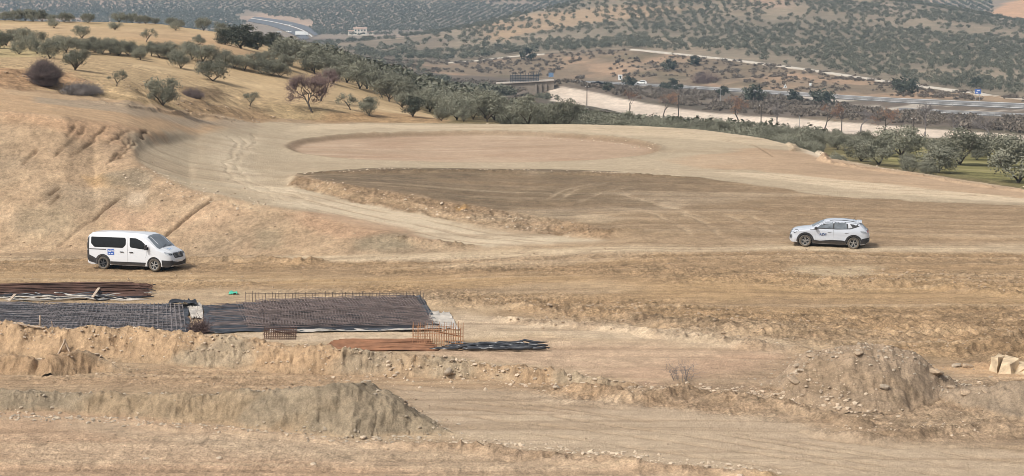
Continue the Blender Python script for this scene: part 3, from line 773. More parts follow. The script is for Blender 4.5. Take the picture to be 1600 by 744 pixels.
def heap(name, H, tint, label, cat, rough_amp=.1, tint2=None, crag=.5):
    rows = np.where(H.max(1) > .03)[0]; cols = np.where(H.max(0) > .03)[0]
    F = grid_faces(rows[0], rows[-1] + 2, cols[0], min(cols[-1] + 2, NU))
    keep = (H.ravel()[F] > .02).any(1)
    F = F[keep]
    a, b = rows[0], rows[-1] + 3
    X, Y = XX32[a:b], YY32[a:b]
    w = np.clip(H[a:b] * 3, 0, 1)
    zz = ZG.copy()
    bl = 1 - 4 * np.abs(vnoise(X * 1.7, Y * 1.7, 2) - .5); bl2 = 1 - 4 * np.abs(vnoise(X * 4.2, Y * 4.2, 5) - .5)
    n = .5 * fbm(X * .9, Y * .9, 2, 3) + .34 * bl + .36 * bl2 + .42 * fbm(X * 6, Y * 6, 3, 3)
    zz[a:b] += np.where(H[a:b] > .02, H[a:b] + w * rough_amp * n, -.12)
    h3 = np.where(H[a:b] > .02, zz[a:b], 0)
    dY = crag * w * (.16 * fbm(X * 1.4, h3 * 2.6, 4, 3) + .13 * (1 - 4 * np.abs(vnoise(X * 2.6, h3 * 4.2, 6) - .5)) + .10 * fbm(X * 5.5, h3 * 8, 1, 2))
    dX = crag * w * .12 * fbm(X * 2.5 + 9, h3 * 4, 2, 3)
    cc = col.copy()
    t = np.ones_like(X)[..., None] * tint * 1.04
    if tint2 is not None:
        m = sstep(-.05, .4, fbm(X * .35, Y * .5, 6, 4))[..., None]
        t = t * (1 - m) + m * tint2
    crumb = (.80 + .26 * vnoise(X * 3.1, h3 * 5, 1) + .14 * vnoise(X * 8, h3 * 13, 2))[..., None]
    wv = np.clip(H[a:b] * 8, 0, 1)[..., None]
    cc[a:b] = cc[a:b] * (1 - wv) + wv * t * crumb
    # crumb tone varies at random over the face; offsets roughen its shape
    DX = np.zeros((NR, NU)); DY = np.zeros((NR, NU)); DX[a:b] = dX; DY[a:b] = dY
    o = link_mesh(name, sub_mesh(name, zz, F, cc, DX, DY), None, M["mound"])
    tag(o, label, cat, kind="thing")
    global ZTOP
    ZTOP = np.maximum(ZTOP, zz)
    return o
heap("spoil_bank", SPOIL, C(183, 150, 112), "long low bank of lumpy tan spoil in front of the black steel mats", "earth bank", .2, C(168, 147, 118))
heap("spoil_bank", GREY, C(150, 132, 106), "grey brown spoil bank with a sheared face at the foreground ledge", "earth bank", .13, C(164, 140, 108))
heap("soil_mound", MOUND, C(163, 139, 112), "tall cone of loose grey brown soil beside the foreground track", "soil mound", .055, C(158, 133, 104), .28)
heap("soil_mound", MOUND2, C(160, 138, 112), "low flat heap of grey soil right of the tall soil cone", "soil mound", .08, C(152, 132, 108), .4)
heap("soil_mound", KNOLL, C(168, 136, 100), "small crumbled heap of soil in front of the long spoil bank", "soil mound", .18, C(160, 142, 116))
# ------------------------------------------------------------------ trees
def leaf_mat(name, dark, light, rough=0.75):
    m, nt, b = new_mat(name)
    N, L = nt.nodes, nt.links
    att = N.new("ShaderNodeAttribute"); att.attribute_name = "leaf"
    oi = N.new("ShaderNodeObjectInfo")
    geo = N.new("ShaderNodeNewGeometry")
    mix = N.new("ShaderNodeMix"); mix.data_type = 'RGBA'
    mix.inputs["A"].default_value = (*dark, 1); mix.inputs["B"].default_value = (*light, 1)
    L.new(att.outputs["Fac"], mix.inputs["Factor"])
    mr = N.new("ShaderNodeMapRange"); mr.inputs["To Min"].default_value = .78; mr.inputs["To Max"].default_value = 1.22
    L.new(oi.outputs["Random"], mr.inputs["Value"])
    vm = N.new("ShaderNodeVectorMath"); vm.operation = 'SCALE'
    L.new(mix.outputs["Result"], vm.inputs[0]); L.new(mr.outputs[0], vm.inputs["Scale"])
    L.new(vm.outputs[0], b.inputs["Base Color"])
    b.inputs["Roughness"].default_value = rough
    b.inputs["Specular IOR Level"].default_value = 0.08
    return m
M["olive"] = leaf_mat("olive_leaves", (.135, .135, .098), (.265, .258, .195))
M["evergreen"] = leaf_mat("evergreen_leaves", (.038, .043, .034), (.11, .115, .085))
M["far_olive"] = leaf_mat("far_olive_leaves", (.07, .073, .05), (.20, .195, .148))
M["bark"] = plain("bark", (.085, .068, .052), .9, var=.4, vscale=8)
M["twig"] = plain("bare_twigs", (.15, .115, .105), .9, var=.3, vscale=2)
M["almond"] = plain("almond_twigs", (.13, .088, .082), .9, var=.3, vscale=2)
M["rust_leaf"] = leaf_mat("dead_leaves", (.17, .085, .045), (.36, .22, .13))
M["mauve_twig"] = leaf_mat("mauve_twigs", (.11, .076, .07), (.23, .165, .15))
M["grey_twig"] = plain("grey_twigs", (.17, .15, .14), .9, var=.3, vscale=2)
M["scrub"] = leaf_mat("scrub_leaves", (.105, .088, .07), (.21, .175, .14))

def leaf_quads(centres, per, size, rg, spread, flat=.75, aspect=.5):
    """small leaf sprays round clump centres: returns V, F, leaf tone"""
    cs = np.repeat(np.asarray(centres, dtype=np.float64)[:, :3], per, 0)
    rad = np.repeat(np.asarray(centres)[:, 3], per)
    n = len(cs)
    d = rg.normal(size=(n, 3)); d /= np.linalg.norm(d, axis=1)[:, None]
    r = rad * spread * rg.random(n) ** .45
    p = cs + d * r[:, None] * np.array([1, 1, flat])
    a = rg.normal(size=(n, 3)); a /= np.linalg.norm(a, axis=1)[:, None]
    nrm = d * .8 + rg.normal(size=(n, 3)) * .6; nrm[:, 2] += .3
    a = a - nrm * (np.sum(a * nrm, 1) / np.sum(nrm * nrm, 1))[:, None]; a /= np.linalg.norm(a, axis=1)[:, None]
    b = np.cross(nrm, a); b /= np.linalg.norm(b, axis=1)[:, None]
    s = size * (.55 + .9 * rg.random(n))
    a *= s[:, None]; b *= (s * aspect)[:, None]
    V = np.stack([p - a, p + b * .9, p + a, p - b * .9], 1).reshape(-1, 3)
    F = np.arange(4 * n).reshape(-1, 4)
    clump_t = np.repeat(rg.random(len(centres)) * .34, per)
    t = np.clip(.1 + clump_t + .55 * rg.random(n) ** 1.6, 0, 1)
    return V, F, np.repeat(t, 4)

def crown_mesh(name, rg, w, h, base, nclump, per, size, lean=0.0, hollow=.5, mat="olive", round_=1.0):
    cl = []
    k = 0
    while len(cl) < nclump and k < 5000:
        k += 1
        p = rg.normal(size=3); p /= np.linalg.norm(p)
        rr_ = (hollow + (1 - hollow) * rg.random())
        if p[2] < -.8: continue
        x, y, z = p[0] * rr_ * w / 2, p[1] * rr_ * w / 2, base + (p[2] * rr_ * .5 + .5) * (h - base)
        f = 1 - .35 * abs(z - base) / (h - base) if round_ < 1 else 1
        cl.append((x * f + lean * z, y * f, z, (.15 + .13 * rg.random()) * w))
    V, F, t = leaf_quads(cl, per, size, rg, 1.0)
    me = np_mesh(name, V, F)
    vcol(me, "leaf", np.repeat(t[:, None], 3, 1))
    me.materials.append(M[mat])
    return me

def trunk_mesh(name, rg, base, w, h, lean=0.0, n=3, r=.13, mat="bark"):
    m = MB()
    fx = lean * base + rg.normal() * .08
    fork = base * (.45 + .25 * rg.random())
    m.tube([(0, 0, -.25), (fx * .3, .02, fork * .5), (fx * .7, .0, fork)], [r * 1.35, r, r * .9], 7)
    for i in range(n):
        a = 2 * math.pi * (i + rg.random() * .6) / n
        L = w * (.22 + .12 * rg.random())
        z1 = base + (h - base) * (.2 + .2 * rg.random()); z2 = base + (h - base) * (.55 + .25 * rg.random())
        m.tube([(fx * .7, 0, fork - .05), (fx + math.cos(a) * L * .5, math.sin(a) * L * .5, (fork + z1) / 2 + .1), (lean * z1 + math.cos(a) * L, math.sin(a) * L, z1), (lean * z2 + math.cos(a) * L * 1.35, math.sin(a) * L * 1.35, z2)],
               [r * .75, r * .6, r * .42, r * .2], 6)
    me = bpy.data.meshes.new(name); me.from_pydata(m.v, [], m.f); me.materials.append(M[mat])
    me.polygons.foreach_set("use_smooth", np.ones(len(me.polygons), dtype=bool))
    return me

OLIVES = []
for i in range(9):
    rg = np.random.default_rng(100 + i)
    w = 3.8 + .5 * rg.random(); h = 3.0 + .5 * rg.random(); base = .3 + .4 * rg.random(); lean = (rg.random() - .5) * .25
    OLIVES.append((crown_mesh("crown", rg, w, h, base, 22 + i % 4 * 3, 150, .11, lean, .4), trunk_mesh("trunk", rg, base, w, h, lean, 2 + i % 3), w, h))
BUSHY = []
for i in range(4):
    rg = np.random.default_rng(140 + i)
    w = 4.0; h = 3.4 + .3 * i
    BUSHY.append((crown_mesh("crown", rg, w, h, .25, 30, 150, .11, 0, .45), trunk_mesh("trunk", rg, .4, w, h, 0, 3), w, h))
SPARSE = []
for i in range(3):
    rg = np.random.default_rng(160 + i)
    w = 3.6; h = 3.3; lean = [.35, -.3, .1][i]
    SPARSE.append((crown_mesh("crown", rg, w, h, 1.1, 11, 120, .11, lean, .5), trunk_mesh("trunk", rg, 1.3, w, h, lean, 3, .11), w, h))
DARKT = []
for i in range(3):
    rg = np.random.default_rng(180 + i)
    DARKT.append((crown_mesh("crown", rg, 3.4, 3.3, .5 if i == 0 else .1, 26, 150, .11, 0, .4, "evergreen"), trunk_mesh("trunk", rg, .6, 3.0, 3.3, 0, 3), 3.4, 3.3))

def bare_tree(name, rg, h, w, depth=5, mat="twig", lean=0.0, r0=.1, leaves=None, needles=False):
    """leafless tree: forking limbs down to twigs"""
    limbs = MB(); twigs = MB(); tips = []
    def grow(p, d, L, r, k):
        n = 3
        pts = [p]; q = p.copy(); dd = d.copy()
        for i in range(n):
            dd = (dd + Vector(rg.normal(size=3) * .16) + Vector((0, 0, .05))).normalized()
            q = q + dd * L / n; pts.append(q.copy())
        (limbs if k >= depth - 2 else twigs).tube(pts, [r, r * .85, r * .72, r * .6], 5 if k >= depth - 2 else 3, False)
        if k == 0:
            tips.append(q); return
        for j in range(2 + (1 if rg.random() < .6 else 0) + (1 if k < 4 else 0)):
            a = Vector(rg.normal(size=3)); a.z *= .6
            nd = (dd + a.normalized() * (.62 + .3 * rg.random()) * (w / h) * 1.1).normalized()
            grow(q if j < 2 else pts[2], nd, L * (.66 + .15 * rg.random()), max(r * .6, .013), k - 1)
    grow(Vector((0, 0, -.2)), Vector((lean, 0, 1)).normalized(), h * .3, r0, depth)
    zt = max(v[2] for v in twigs.v); s = h / zt
    tm = bpy.data.meshes.new("twigs"); tm.from_pydata([(v[0] * s, v[1] * s, v[2] * s) for v in twigs.v], [], twigs.f)
    lm = bpy.data.meshes.new("trunk"); lm.from_pydata([(v[0] * s, v[1] * s, v[2] * s) for v in limbs.v], [], limbs.f)
    tm.materials.append(M[mat]); lm.materials.append(M["bark"] if mat != "grey_twig" else M["grey_twig"])
    lv = None
    if leaves:
        cs = [(t.x * s, t.y * s, t.z * s, leaves) for t in tips]
        V, F, t = leaf_quads(cs, 3, .11, rg, 1.0) if mat == 'grey_twig' or not needles else leaf_quads(cs, 4, .19, rg, 1.1, .9, .05); lv = np_mesh("crown", V, F)
        vcol(lv, "leaf", np.repeat(t[:, None], 3, 1)); lv.materials.append(M["mauve_twig"] if needles else M["rust_leaf"])
    return lm, tm, lv

def put_tree(kind, name, X, Y, label, group=None, scale=1.0, rz=None, cat="tree", sz=None, z=None):
    o = empty(name, (X, Y, gz(X, Y) - .05 if z is None else z), random.uniform(0, 6.28) if rz is None else rz)
    o.scale = (scale, scale, scale * (sz or 1))
    tag(o, label, cat, group)
    if len(kind) == 4:
        c = link_mesh("crown", kind[0], o); t = link_mesh("trunk", kind[1], o)
    else:
        link_mesh("trunk", kind[0], o); link_mesh("twigs", kind[1], o)
        if kind[2] is not None: link_mesh("crown", kind[2], o)
    return o

GRP_H = "olive trees on the dry hillside"
def tree_px(kind, px, py, wpx, label, name="olive_tree", group=GRP_H, rz=None, cat="tree", sz=None):
    """a tree whose foot is at the photo pixel, with the crown width it has there"""
    X, Y = hit(px, py, Z)
    s = wpx * Y / FPX / kind[2]
    return put_tree(kind, name, X, Y, label, group, s, rz, cat, sz)
O, B_, S_, D_ = OLIVES, BUSHY, SPARSE, DARKT
# single trees of the dry hill, left to right
for kind, px, py, w, lab, rz in [
    (O[0], 30, 85, 30, "upright olive tree with a bare trunk on pale grass at the hillside's left end", 0),
    (O[2], 117, 110, 42, "wide olive tree with a low leaning fork, just right of the purple thicket", 3.1),
    (B_[1], 78, 92, 36, "round olive tree directly behind and above the purple thicket", None),
    (S_[2], 182, 135, 28, "small lone olive tree on bare tan grass between thicket and brush bush", 0),
    (B_[0], 254, 165, 52, "broad low olive bush at the roadside below the hillside", None),
    (S_[1], 390, 166, 26, "small olive tree leaning left on the bank above the road", 2.9),
    (O[3], 220, 94, 26, "dark olive tree with a bent bare trunk in front of the terrace row", None),
    (O[5], 128, 60, 26, "lone dark olive tree standing above the terrace row, left part of the hill", None),
    (S_[0], 228, 66, 24, "thin leaning olive tree alone on the bare slope above the terrace row", 0.3),
    (O[4], 281, 107, 36, "olive tree with a green patch of grass under its single trunk", None),
    (O[6], 333, 127, 50, "olive tree with two spreading trunks over a ring of dark soil", 0),
    (O[7], 312, 70, 20, "small dark olive tree alone on the orange slope near the crest", None),
    (O[1], 275, 48, 20, "round olive tree alone just below the hill crest, above the orange slope", None),
    (O[8], 180, 47, 20, "small brownish olive tree alone below the crest line, centre of the hill", None),
    (O[2], 228, 38, 18, "olive tree with a forked trunk on the bare crest line", None),
    (O[4], 84, 44, 20, "olive tree leaning over bare soil just below the crest", None),
    (S_[0], 548, 172, 30, "open olive tree with a leaning trunk beside the roundabout's far verge", 3.4),
    (B_[2], 577, 181, 34, "round pale olive bush beside the leaning olive at the roundabout's far verge", None),
    (D_[0], 645, 183, 34, "dark round evergreen tree standing behind the roundabout", None),
    (O[5], 628, 168, 30, "olive tree with a bare trunk right behind the dark round evergreen", None),
    (B_[1], 690, 189, 26, "small olive bush at the verge right of the dark round evergreen", None),
    (B_[3], 724, 190, 22, "smallest olive bush on the roundabout's far edge", None),
]:
    tree_px(kind, px, py, w, lab, "olive_tree" if kind not in D_ else "evergreen_tree", GRP_H if kind not in D_ else None, rz)
lab = "olive tree in the dense row along the terrace across the dry hillside"
rt = random.Random(3)
for px, py, w in [(-22, 84, 34), (-6, 76, 32), (10, 72, 26), (22, 66, 26), (36, 68, 28), (47, 76, 28), (62, 70, 28), (58, 84, 24), (92, 78, 30), (104, 82, 28), (118, 80, 26), (132, 84, 28), (148, 82, 28), (160, 85, 26), (172, 84, 28), (186, 87, 28), (200, 86, 30), (212, 90, 24), (236, 88, 28), (250, 91, 26), (264, 92, 30), (276, 96, 26), (292, 84, 26),
                  (300, 94, 34), (316, 98, 34), (330, 96, 30), (352, 104, 34), (366, 107, 30), (382, 110, 30), (398, 108, 30), (410, 116, 32), (424, 118, 32), (438, 120, 30), (420, 104, 28), (446, 108, 28)]:
    tree_px(rt.choice(O[:7] + B_[:2]), px, py, w * 1.05, lab, group="olive trees in the terrace row")
lab = "olive tree in the line along the crest of the dry hill"
for px, py, w in [(-12, 32, 24), (8, 33, 20), (22, 31, 24), (40, 32, 24), (52, 30, 22), (66, 32, 24), (80, 34, 16), (100, 32, 22), (108, 33, 18), (137, 36, 22), (186, 34, 24), (207, 34, 22), (218, 33, 16), (243, 35, 16), (268, 34, 20), (283, 36, 16), (318, 44, 26), (346, 54, 26), (360, 60, 24)]:
    while hit(px, py, Z)[1] > 300: py += 1
    tree_px(rt.choice(O), px, py, w, lab, group="olive trees on the crest")
# dark clump on the hill's shoulder
for px, py, w, lab in [(352, 70, 34, "dark evergreen tree at the left end of the dark clump on the hill's shoulder"), (376, 76, 52, "largest dark evergreen tree in the middle of the clump on the hill's shoulder"), (402, 78, 40, "dark evergreen tree right of the largest one in the clump on the hill's shoulder"), (428, 76, 36, "dark evergreen tree at the right end of the dark clump on the hill's shoulder")]:
    tree_px(D_[1 + (px % 2)], px, py, w, lab, "evergreen_tree", "dark evergreens on the hill's shoulder", sz=.72)
# near right group beside the platform
for px, py, w, lab, kind in [
    (1372, 258, 52, "large bushy olive tree nearest the pale platform edge, left end of the green field", B_[3]),
    (1345, 252, 44, "low olive bush against the platform edge at the left end of the green field", B_[0]),
    (1408, 246, 62, "wide olive tree behind the large bushy one at the left of the green field", B_[2]),
    (1466, 270, 54, "bushy pale olive tree standing alone in the green field near the platform edge", B_[1]),
    (1500, 258, 66, "spreading olive tree with drooping dark limbs in the middle of the green field", B_[3]),
    (1590, 286, 74, "big pale olive bush at the right end of the platform edge", B_[3]),
    (1575, 262, 66, "tall olive tree behind the big pale bush at the right end of the green field", B_[2]),
    (1545, 244, 46, "dark olive tree behind the spreading one at the far side of the green field", B_[1]),
]:
    tree_px(kind, px, py, w * 1.12, lab, group="olive trees in the green field", sz=.8)
# the grove that fills the slope behind the roundabout
belt = 0
labA = "grey green olive tree in the dense grove behind the roundabout"
pts_used = [(o.location.x, o.location.y) for o in COL.objects if o.get("category") == "tree"]
edgeY = lambda u: np.interp(u, [e[0] for e in EDGE], [e[1] for e in EDGE])
cand = []
rb = random.Random(21)
for i in range(76):
    for j in range(70):
        X = -46 + i * 4.4 + rb.uniform(-1.5, 1.5) + (j % 2) * 2.4; Y = 165 + j * 4.6 + rb.uniform(-1.5, 1.5)
        u = X / Y; px = 800 + u * FPX
        if not (430 < px < 1650) or Y < edgeY(u) + 5: continue
        lim = np.interp(px, [430, 500, 560, 640, 720, 800, 1000, 1300, 1650], [250, 285, 300, 318, 335, 335, 300, 246, 240])
        if Y > lim: continue
        z = gz(X, Y)
        py = 372 - FPX * (((z - HCAM) / Y + _sp / _cp) / (1 + (_sp / _cp) ** 2)) if False else -20 + (HCAM - z) / Y * FPX
        front = np.interp(px, [430, 470, 520, 600, 660, 700, 740, 1650], [118, 112, 132, 158, 174, 186, 400, 400])
        if py > front: continue
        if 1310 < px < 1700 and Y < 212 and rb.random() < .9: continue
        if any((X - a) ** 2 + (Y - b) ** 2 < 9 for a, b in pts_used): continue
        cand.append((Y, X, px))
cand.sort()
NB = 300 - sum(1 for o in COL.objects if o.name.startswith("olive_tree"))
FARTREES = []
for k, (Y, X, px) in enumerate(cand):
    if k < NB:
        put_tree(rb.choice(O[:5] + B_), "olive_tree", X, Y, labA, "olive trees in the dense grove", rb.uniform(.75, 1.1) * float(np.interp(px, [600, 850, 1000, 1250, 1400], [.8, .78, .68, .62, .52])))
    else: FARTREES.append((X, Y))

# purple thicket, bare almond trees, brushwood
def thicket(name, px, py, wpx, hm, label, mat="twig", seed=1, n=420, cat="bush", tw=1.0):
    X, Y = hit(px, py, Z); rg = np.random.default_rng(seed); w = wpx * Y / FPX
    m = MB()
    for i in range(n):
        a = rg.random() * 6.28; t = rg.random() ** .6
        bx, by = math.cos(a) * w * .28 * t, math.sin(a) * w * .28 * t
        L = hm * (.65 + .5 * rg.random()) * (1 - .25 * t); o = .15 + .8 * t
        p1 = Vector((bx + math.cos(a) * o * L * .35, by + math.sin(a) * o * L * .35, L * (.58 - .2 * o))); p2 = Vector((bx + math.cos(a) * o * L * .62 + rg.normal() * .15, by + math.sin(a) * o * L * .62 + rg.normal() * .15, L * (1 - .62 * o * o)))
        m.tube([(bx, by, -.1), p1, p2], [.018 * tw, .013 * tw, .006 * tw], 3, False)
        for q in range(3):
            d = Vector(rg.normal(size=3)) * .3; d.z = abs(d.z)
            m.tube([p1.lerp(p2, rg.random()), p1.lerp(p2, rg.random()) + d], [.009 * tw, .005 * tw], 3, False)
    if tw >= 1:
        for i in range(n * 5):
            d = Vector(rg.normal(size=3)).normalized(); d.z = abs(d.z); q = Vector((d.x * w * .5, d.y * w * .5, d.z * hm * .95)) * (rg.random() ** .35); e = Vector(rg.normal(size=3)) * .16
            m.tube([q - e, q + e + Vector((0, 0, .08))], [.008, .005], 3, False)
    o = m.build(name, M[mat])
    o.location = (X, Y, gz(X, Y))
    return tag(o, label, cat)
thicket("thicket", 70, 132, 46, 2.0, "round dark purple leafless thicket on the bank above the high road", "twig", 3, 620)
thicket("brushwood", 128, 147, 70, .75, "low pile of grey cut brushwood along the high road's bank", "grey_twig", 5, 300, "brushwood")
thicket("brushwood", 300, 152, 40, .5, "dark heap of old branches in a hollow right of the olive bush", "twig", 6, 200, "brushwood")
thicket("dry_weed", 1066, 594, 50, .75, "dry grey thistle with thin stalks on the rubble edge of the foreground track", "grey_twig", 8, 34, "weed", .5)
thicket("dry_weed", 312, 521, 26, .45, "brown tuft of dry weed between the two steel mats", "almond", 9, 60, "weed")
for px, py, hpx, lab, sd, ln in [(489, 176, 62, "leaning bare almond tree with a haze of pinkish twigs on the dry slope", 31, -.35), (500, 158, 50, "upright bare almond tree just behind the leaning pinkish one", 32, .05)]:
    X, Y = hit(px, py, Z)
    put_tree(bare_tree("almond_tree", np.random.default_rng(sd), hpx * Y / FPX, hpx * Y / FPX * .9, 6, "almond", ln, .11, .42, True), "almond_tree", X, Y, lab, "bare almond trees", 1, 0)
# bare and rusty trees by the pale cutting in the valley
for px, pyb, hpx, lab, sd, rust in [
    (985, 186, 46, "thin bare tree with rusty twigs, leftmost rusty tree by the pale cutting", 41, .3),
    (1036, 184, 42, "bare tree with a rusty tuft of dead leaves near the white car", 42, .35),
    (1154, 190, 40, "bare tree with rusty twigs left of the low spreading grey one, by the pale cutting", 47, .3),
    (1214, 196, 40, "low spreading bare grey tree against the pale cutting", 43, None),
    (1288, 203, 42, "bare tree with orange dead leaves and forked limbs by the pale cutting", 44, .3),
    (1382, 212, 46, "full rusty orange tree against the pale cutting", 45, .5),
    (1446, 212, 54, "tall pale grey leafless tree, tallest by the pale cutting", 46, None),
    (1345, 206, 36, "thin grey leafless tree between the two orange ones", 48, None),
    (1492, 214, 40, "grey leafless tree right of the tallest grey one by the pale cutting", 49, None),
    (1545, 222, 44, "bare dark tree with two trunks at the right end of the pale cutting", 50, None)]:
    Y = np.interp(px, [900, 1000, 1100, 1200, 1300, 1500, 1600], [505, 490, 470, 440, 420, 372, 352]); u, s = ray(px, pyb); X = u * Y
    put_tree(bare_tree("bare_tree", np.random.default_rng(sd), hpx * Y / FPX, hpx * Y / FPX * .8, 5, "almond" if rust else "grey_twig", 0, .16, rust), "bare_tree", X, Y, lab, "leafless trees by the pale cutting", 1, 0, z=HCAM + s * Y)

# ------------------------------------------------------------------ the far groves: too many to count, one mass
def template(rg, nq, size, w, h):
    cl = []
    for _ in range(9):
        p = rg.normal(size=3); p /= np.linalg.norm(p); p[2] = p[2] * .8
        q = .55 * (.5 + .5 * rg.random())
        cl.append((p[0] * w * .5 * q * 1.3, p[1] * w * .5 * q * 1.3, h * .52 + p[2] * h * .45 * q, w * .24))
    return leaf_quads(cl, nq // 9, size, rg, 1.0)
T_MID = [template(np.random.default_rng(200 + i), 135, .34, 4.4, 3.7) for i in range(6)]
T_FAR = [template(np.random.default_rng(220 + i), 54, .62, 4.6, 3.8) for i in range(6)]
def scatter(items, temps, rg):
    VV, TT = [], []
    for X, Y, s in items:
        V, F, t = temps[rg.integers(len(temps))]
        a = rg.random() * 6.28; c, sn = math.cos(a), math.sin(a)
        W = np.empty_like(V); W[:, 0] = (V[:, 0] * c - V[:, 1] * sn) * s + X; W[:, 1] = (V[:, 0] * sn + V[:, 1] * c) * s + Y; W[:, 2] = V[:, 2] * s + gz(X, Y) - .2
        VV.append(W); TT.append(np.clip(t * (.75 + .5 * rg.random()) + .08 * rg.normal(), 0, 1))
    return np.concatenate(VV), np.concatenate(TT)
rg = np.random.default_rng(77)
def pxof(X, Y): return 800 + X / Y * FPX
def pyof(X, Y, z): 
    a = (z - HCAM) / Y
    return 372 - FPX * ((a * _cp + _sp) / (_cp - a * _sp))
srv = lambda u: np.interp(u, [p[0] for p in LINES[iFoot + 5]], [p[1] for p in LINES[iFoot + 5]])
rdg = lambda u: np.interp(u, [p[0] for p in LINES[iFoot + 7]], [p[1] for p in LINES[iFoot + 7]])
mid = [(X, Y, .95) for X, Y in FARTREES]
for i in range(180):
    for j in range(170):
        X = -280 + i * 5.0 + .22 * j; Y = 560 + j * 5.4 - .35 * i + (i % 2) * 2.2
        X += rg.normal() * 1.15; Y += rg.normal() * 1.2
        u = X / Y
        if abs(u) > .33 or not (srv(u) + 5 < Y < rdg(u) + 60): continue
        px, py = pxof(X, Y), pyof(X, Y, gz(X, Y))
        den = .93
        if px < 980: den = np.interp(py, [20, 40, 62, 75, 95], [.35, .5, .55, .85, .5]) if px > 720 else .25
        if 830 < px < 1110 and py < 36: den = .28
        if 1160 < px < 1240 and py < 14: den = .1
        if px > 980 and py < 60: den = .85
        if vnoise(X * .03, Y * .03, 3) > .76: den *= .35
        if vnoise(X * .012 + 5, Y * .02, 1) > .72: den *= .3
        if rg.random() > den: continue
        mid.append((X, Y, rg.uniform(.66, 1.0) if rg.random() < .8 else rg.uniform(.95, 1.25)))
# hedge along the near ridge and the trees at its foot
for k in range(120):
    u = rg.uniform(-.14, .0); Y = rdg(u) + rg.normal() * 8
    mid.append((u * Y, Y, rg.uniform(.7, 1.1)))
for k in range(260):
    px = rg.uniform(560, 1010); u = (px - 800) / FPX; Y = srv(u) + rg.uniform(4, 70)
    mid.append((u * Y, Y, rg.uniform(.7, 1.15)))
for k in range(46):
    px = rg.uniform(690, 803); u = (px - 800) / FPX; Y = rg.uniform(505, 540)
    mid.append((u * Y, Y, rg.uniform(.8, 1.3)))
for k in range(16):
    px = rg.uniform(826, 872); u = (px - 800) / FPX; Y = rg.uniform(505, 538)
    mid.append((u * Y, Y, rg.uniform(.4, .7)))
# valley slopes behind the left crest
for k in range(500):
    u = rg.uniform(-.16, -.03); Y = rg.uniform(420, 860)
    if vnoise(u * 60, Y * .03, 4) < .4: continue
    mid.append((u * Y, Y, rg.uniform(.6, 1.1)))
far = []
for i in range(230):
    for j in range(140):
        X = -720 + i * 7.2 + .9 * j; Y = 1500 + j * 7.2 - .55 * i
        X += rg.normal() * .8; Y += rg.normal() * .8
        u = X / Y
        if not (-.33 < u < .33) or Y > 2260 or Y < 1540: continue
        px = 800 + u * FPX; py = pyof(X, Y, gz(X, Y))
        if px > 1000 and px < 1400: continue
        if 1545 < px and py > -4 : continue
        wv = 26 * (float(vnoise(X * .03, Y * .015, 4)) - .5)
        if 378 < px + wv < 494 and 18 + wv * .3 + (px - 385) * .16 < py < 64: continue
        if vnoise(X * .012, Y * .012, 5) > .82: continue
        if rg.random() < .07: continue
        far.append((X, Y, rg.uniform(.8, 1.15)))
V1, t1 = scatter(mid, T_MID, rg); V2, t2 = scatter(far, T_FAR, rg)
VA = np.concatenate([V1, V2]); tA = np.concatenate([t1, t2])
me = np_mesh("olive_grove", VA, np.arange(len(VA)).reshape(-1, 4)); vcol(me, "leaf", np.repeat(tA[:, None], 3, 1))
og = link_mesh("olive_grove", me, None, M["far_olive"])
tag(og, "planted olive groves covering the far hillsides beyond the highway", "olive grove", kind="stuff")
print("mid", len(mid), "far", len(far), "belt", len(cand), NB)

# scrub of the valley floor: low dry growth as one mass, the larger bushes each on their own
T_SCR = [template(np.random.default_rng(240 + i), 63, .3, 2.4, 1.3) for i in range(4)]
scr_items = []
for k in range(5200):
    px = rg.uniform(560, 1680); u = (px - 800) / FPX
    a = np.interp(u, [p[0] for p in LINES[iFoot + 1]], [p[1] for p in LINES[iFoot + 1]]) + 6
    b = np.interp(u, [p[0] for p in LINES[iFoot + 2]], [p[1] for p in LINES[iFoot + 2]]) - 4
    c = np.interp(u, [p[0] for p in LINES[iFoot + 3]], [p[1] for p in LINES[iFoot + 3]]) + 8
    d = srv(u) - 6
    if k % 3: Y = rg.uniform(a, b)
    else: Y = rg.uniform(c, d)
    if vnoise(u * 90, Y * .04, 2) < .42: continue
    scr_items.append((u * Y, Y, rg.uniform(.5, 1.3)))
V3, t3 = scatter(scr_items, T_SCR, rg)
me = np_mesh("scrub", V3, np.arange(len(V3)).reshape(-1, 4)); vcol(me, "leaf", np.repeat(t3[:, None], 3, 1))
tag(link_mesh("scrub", me, None, M["rust_leaf"] if False else M["scrub"]), "low dry scrub over the valley floor beside the highway", "scrub", kind="stuff")
BUSH = []
for i in range(3):
    r_ = np.random.default_rng(260 + i)
    BUSH.append((crown_mesh("crown", r_, 4.2, 3.4, .1, 22, 40, .26, 0, .5, "evergreen"), trunk_mesh("trunk", r_, .4, 3, 3, 0, 3), 4.2, 3.4))
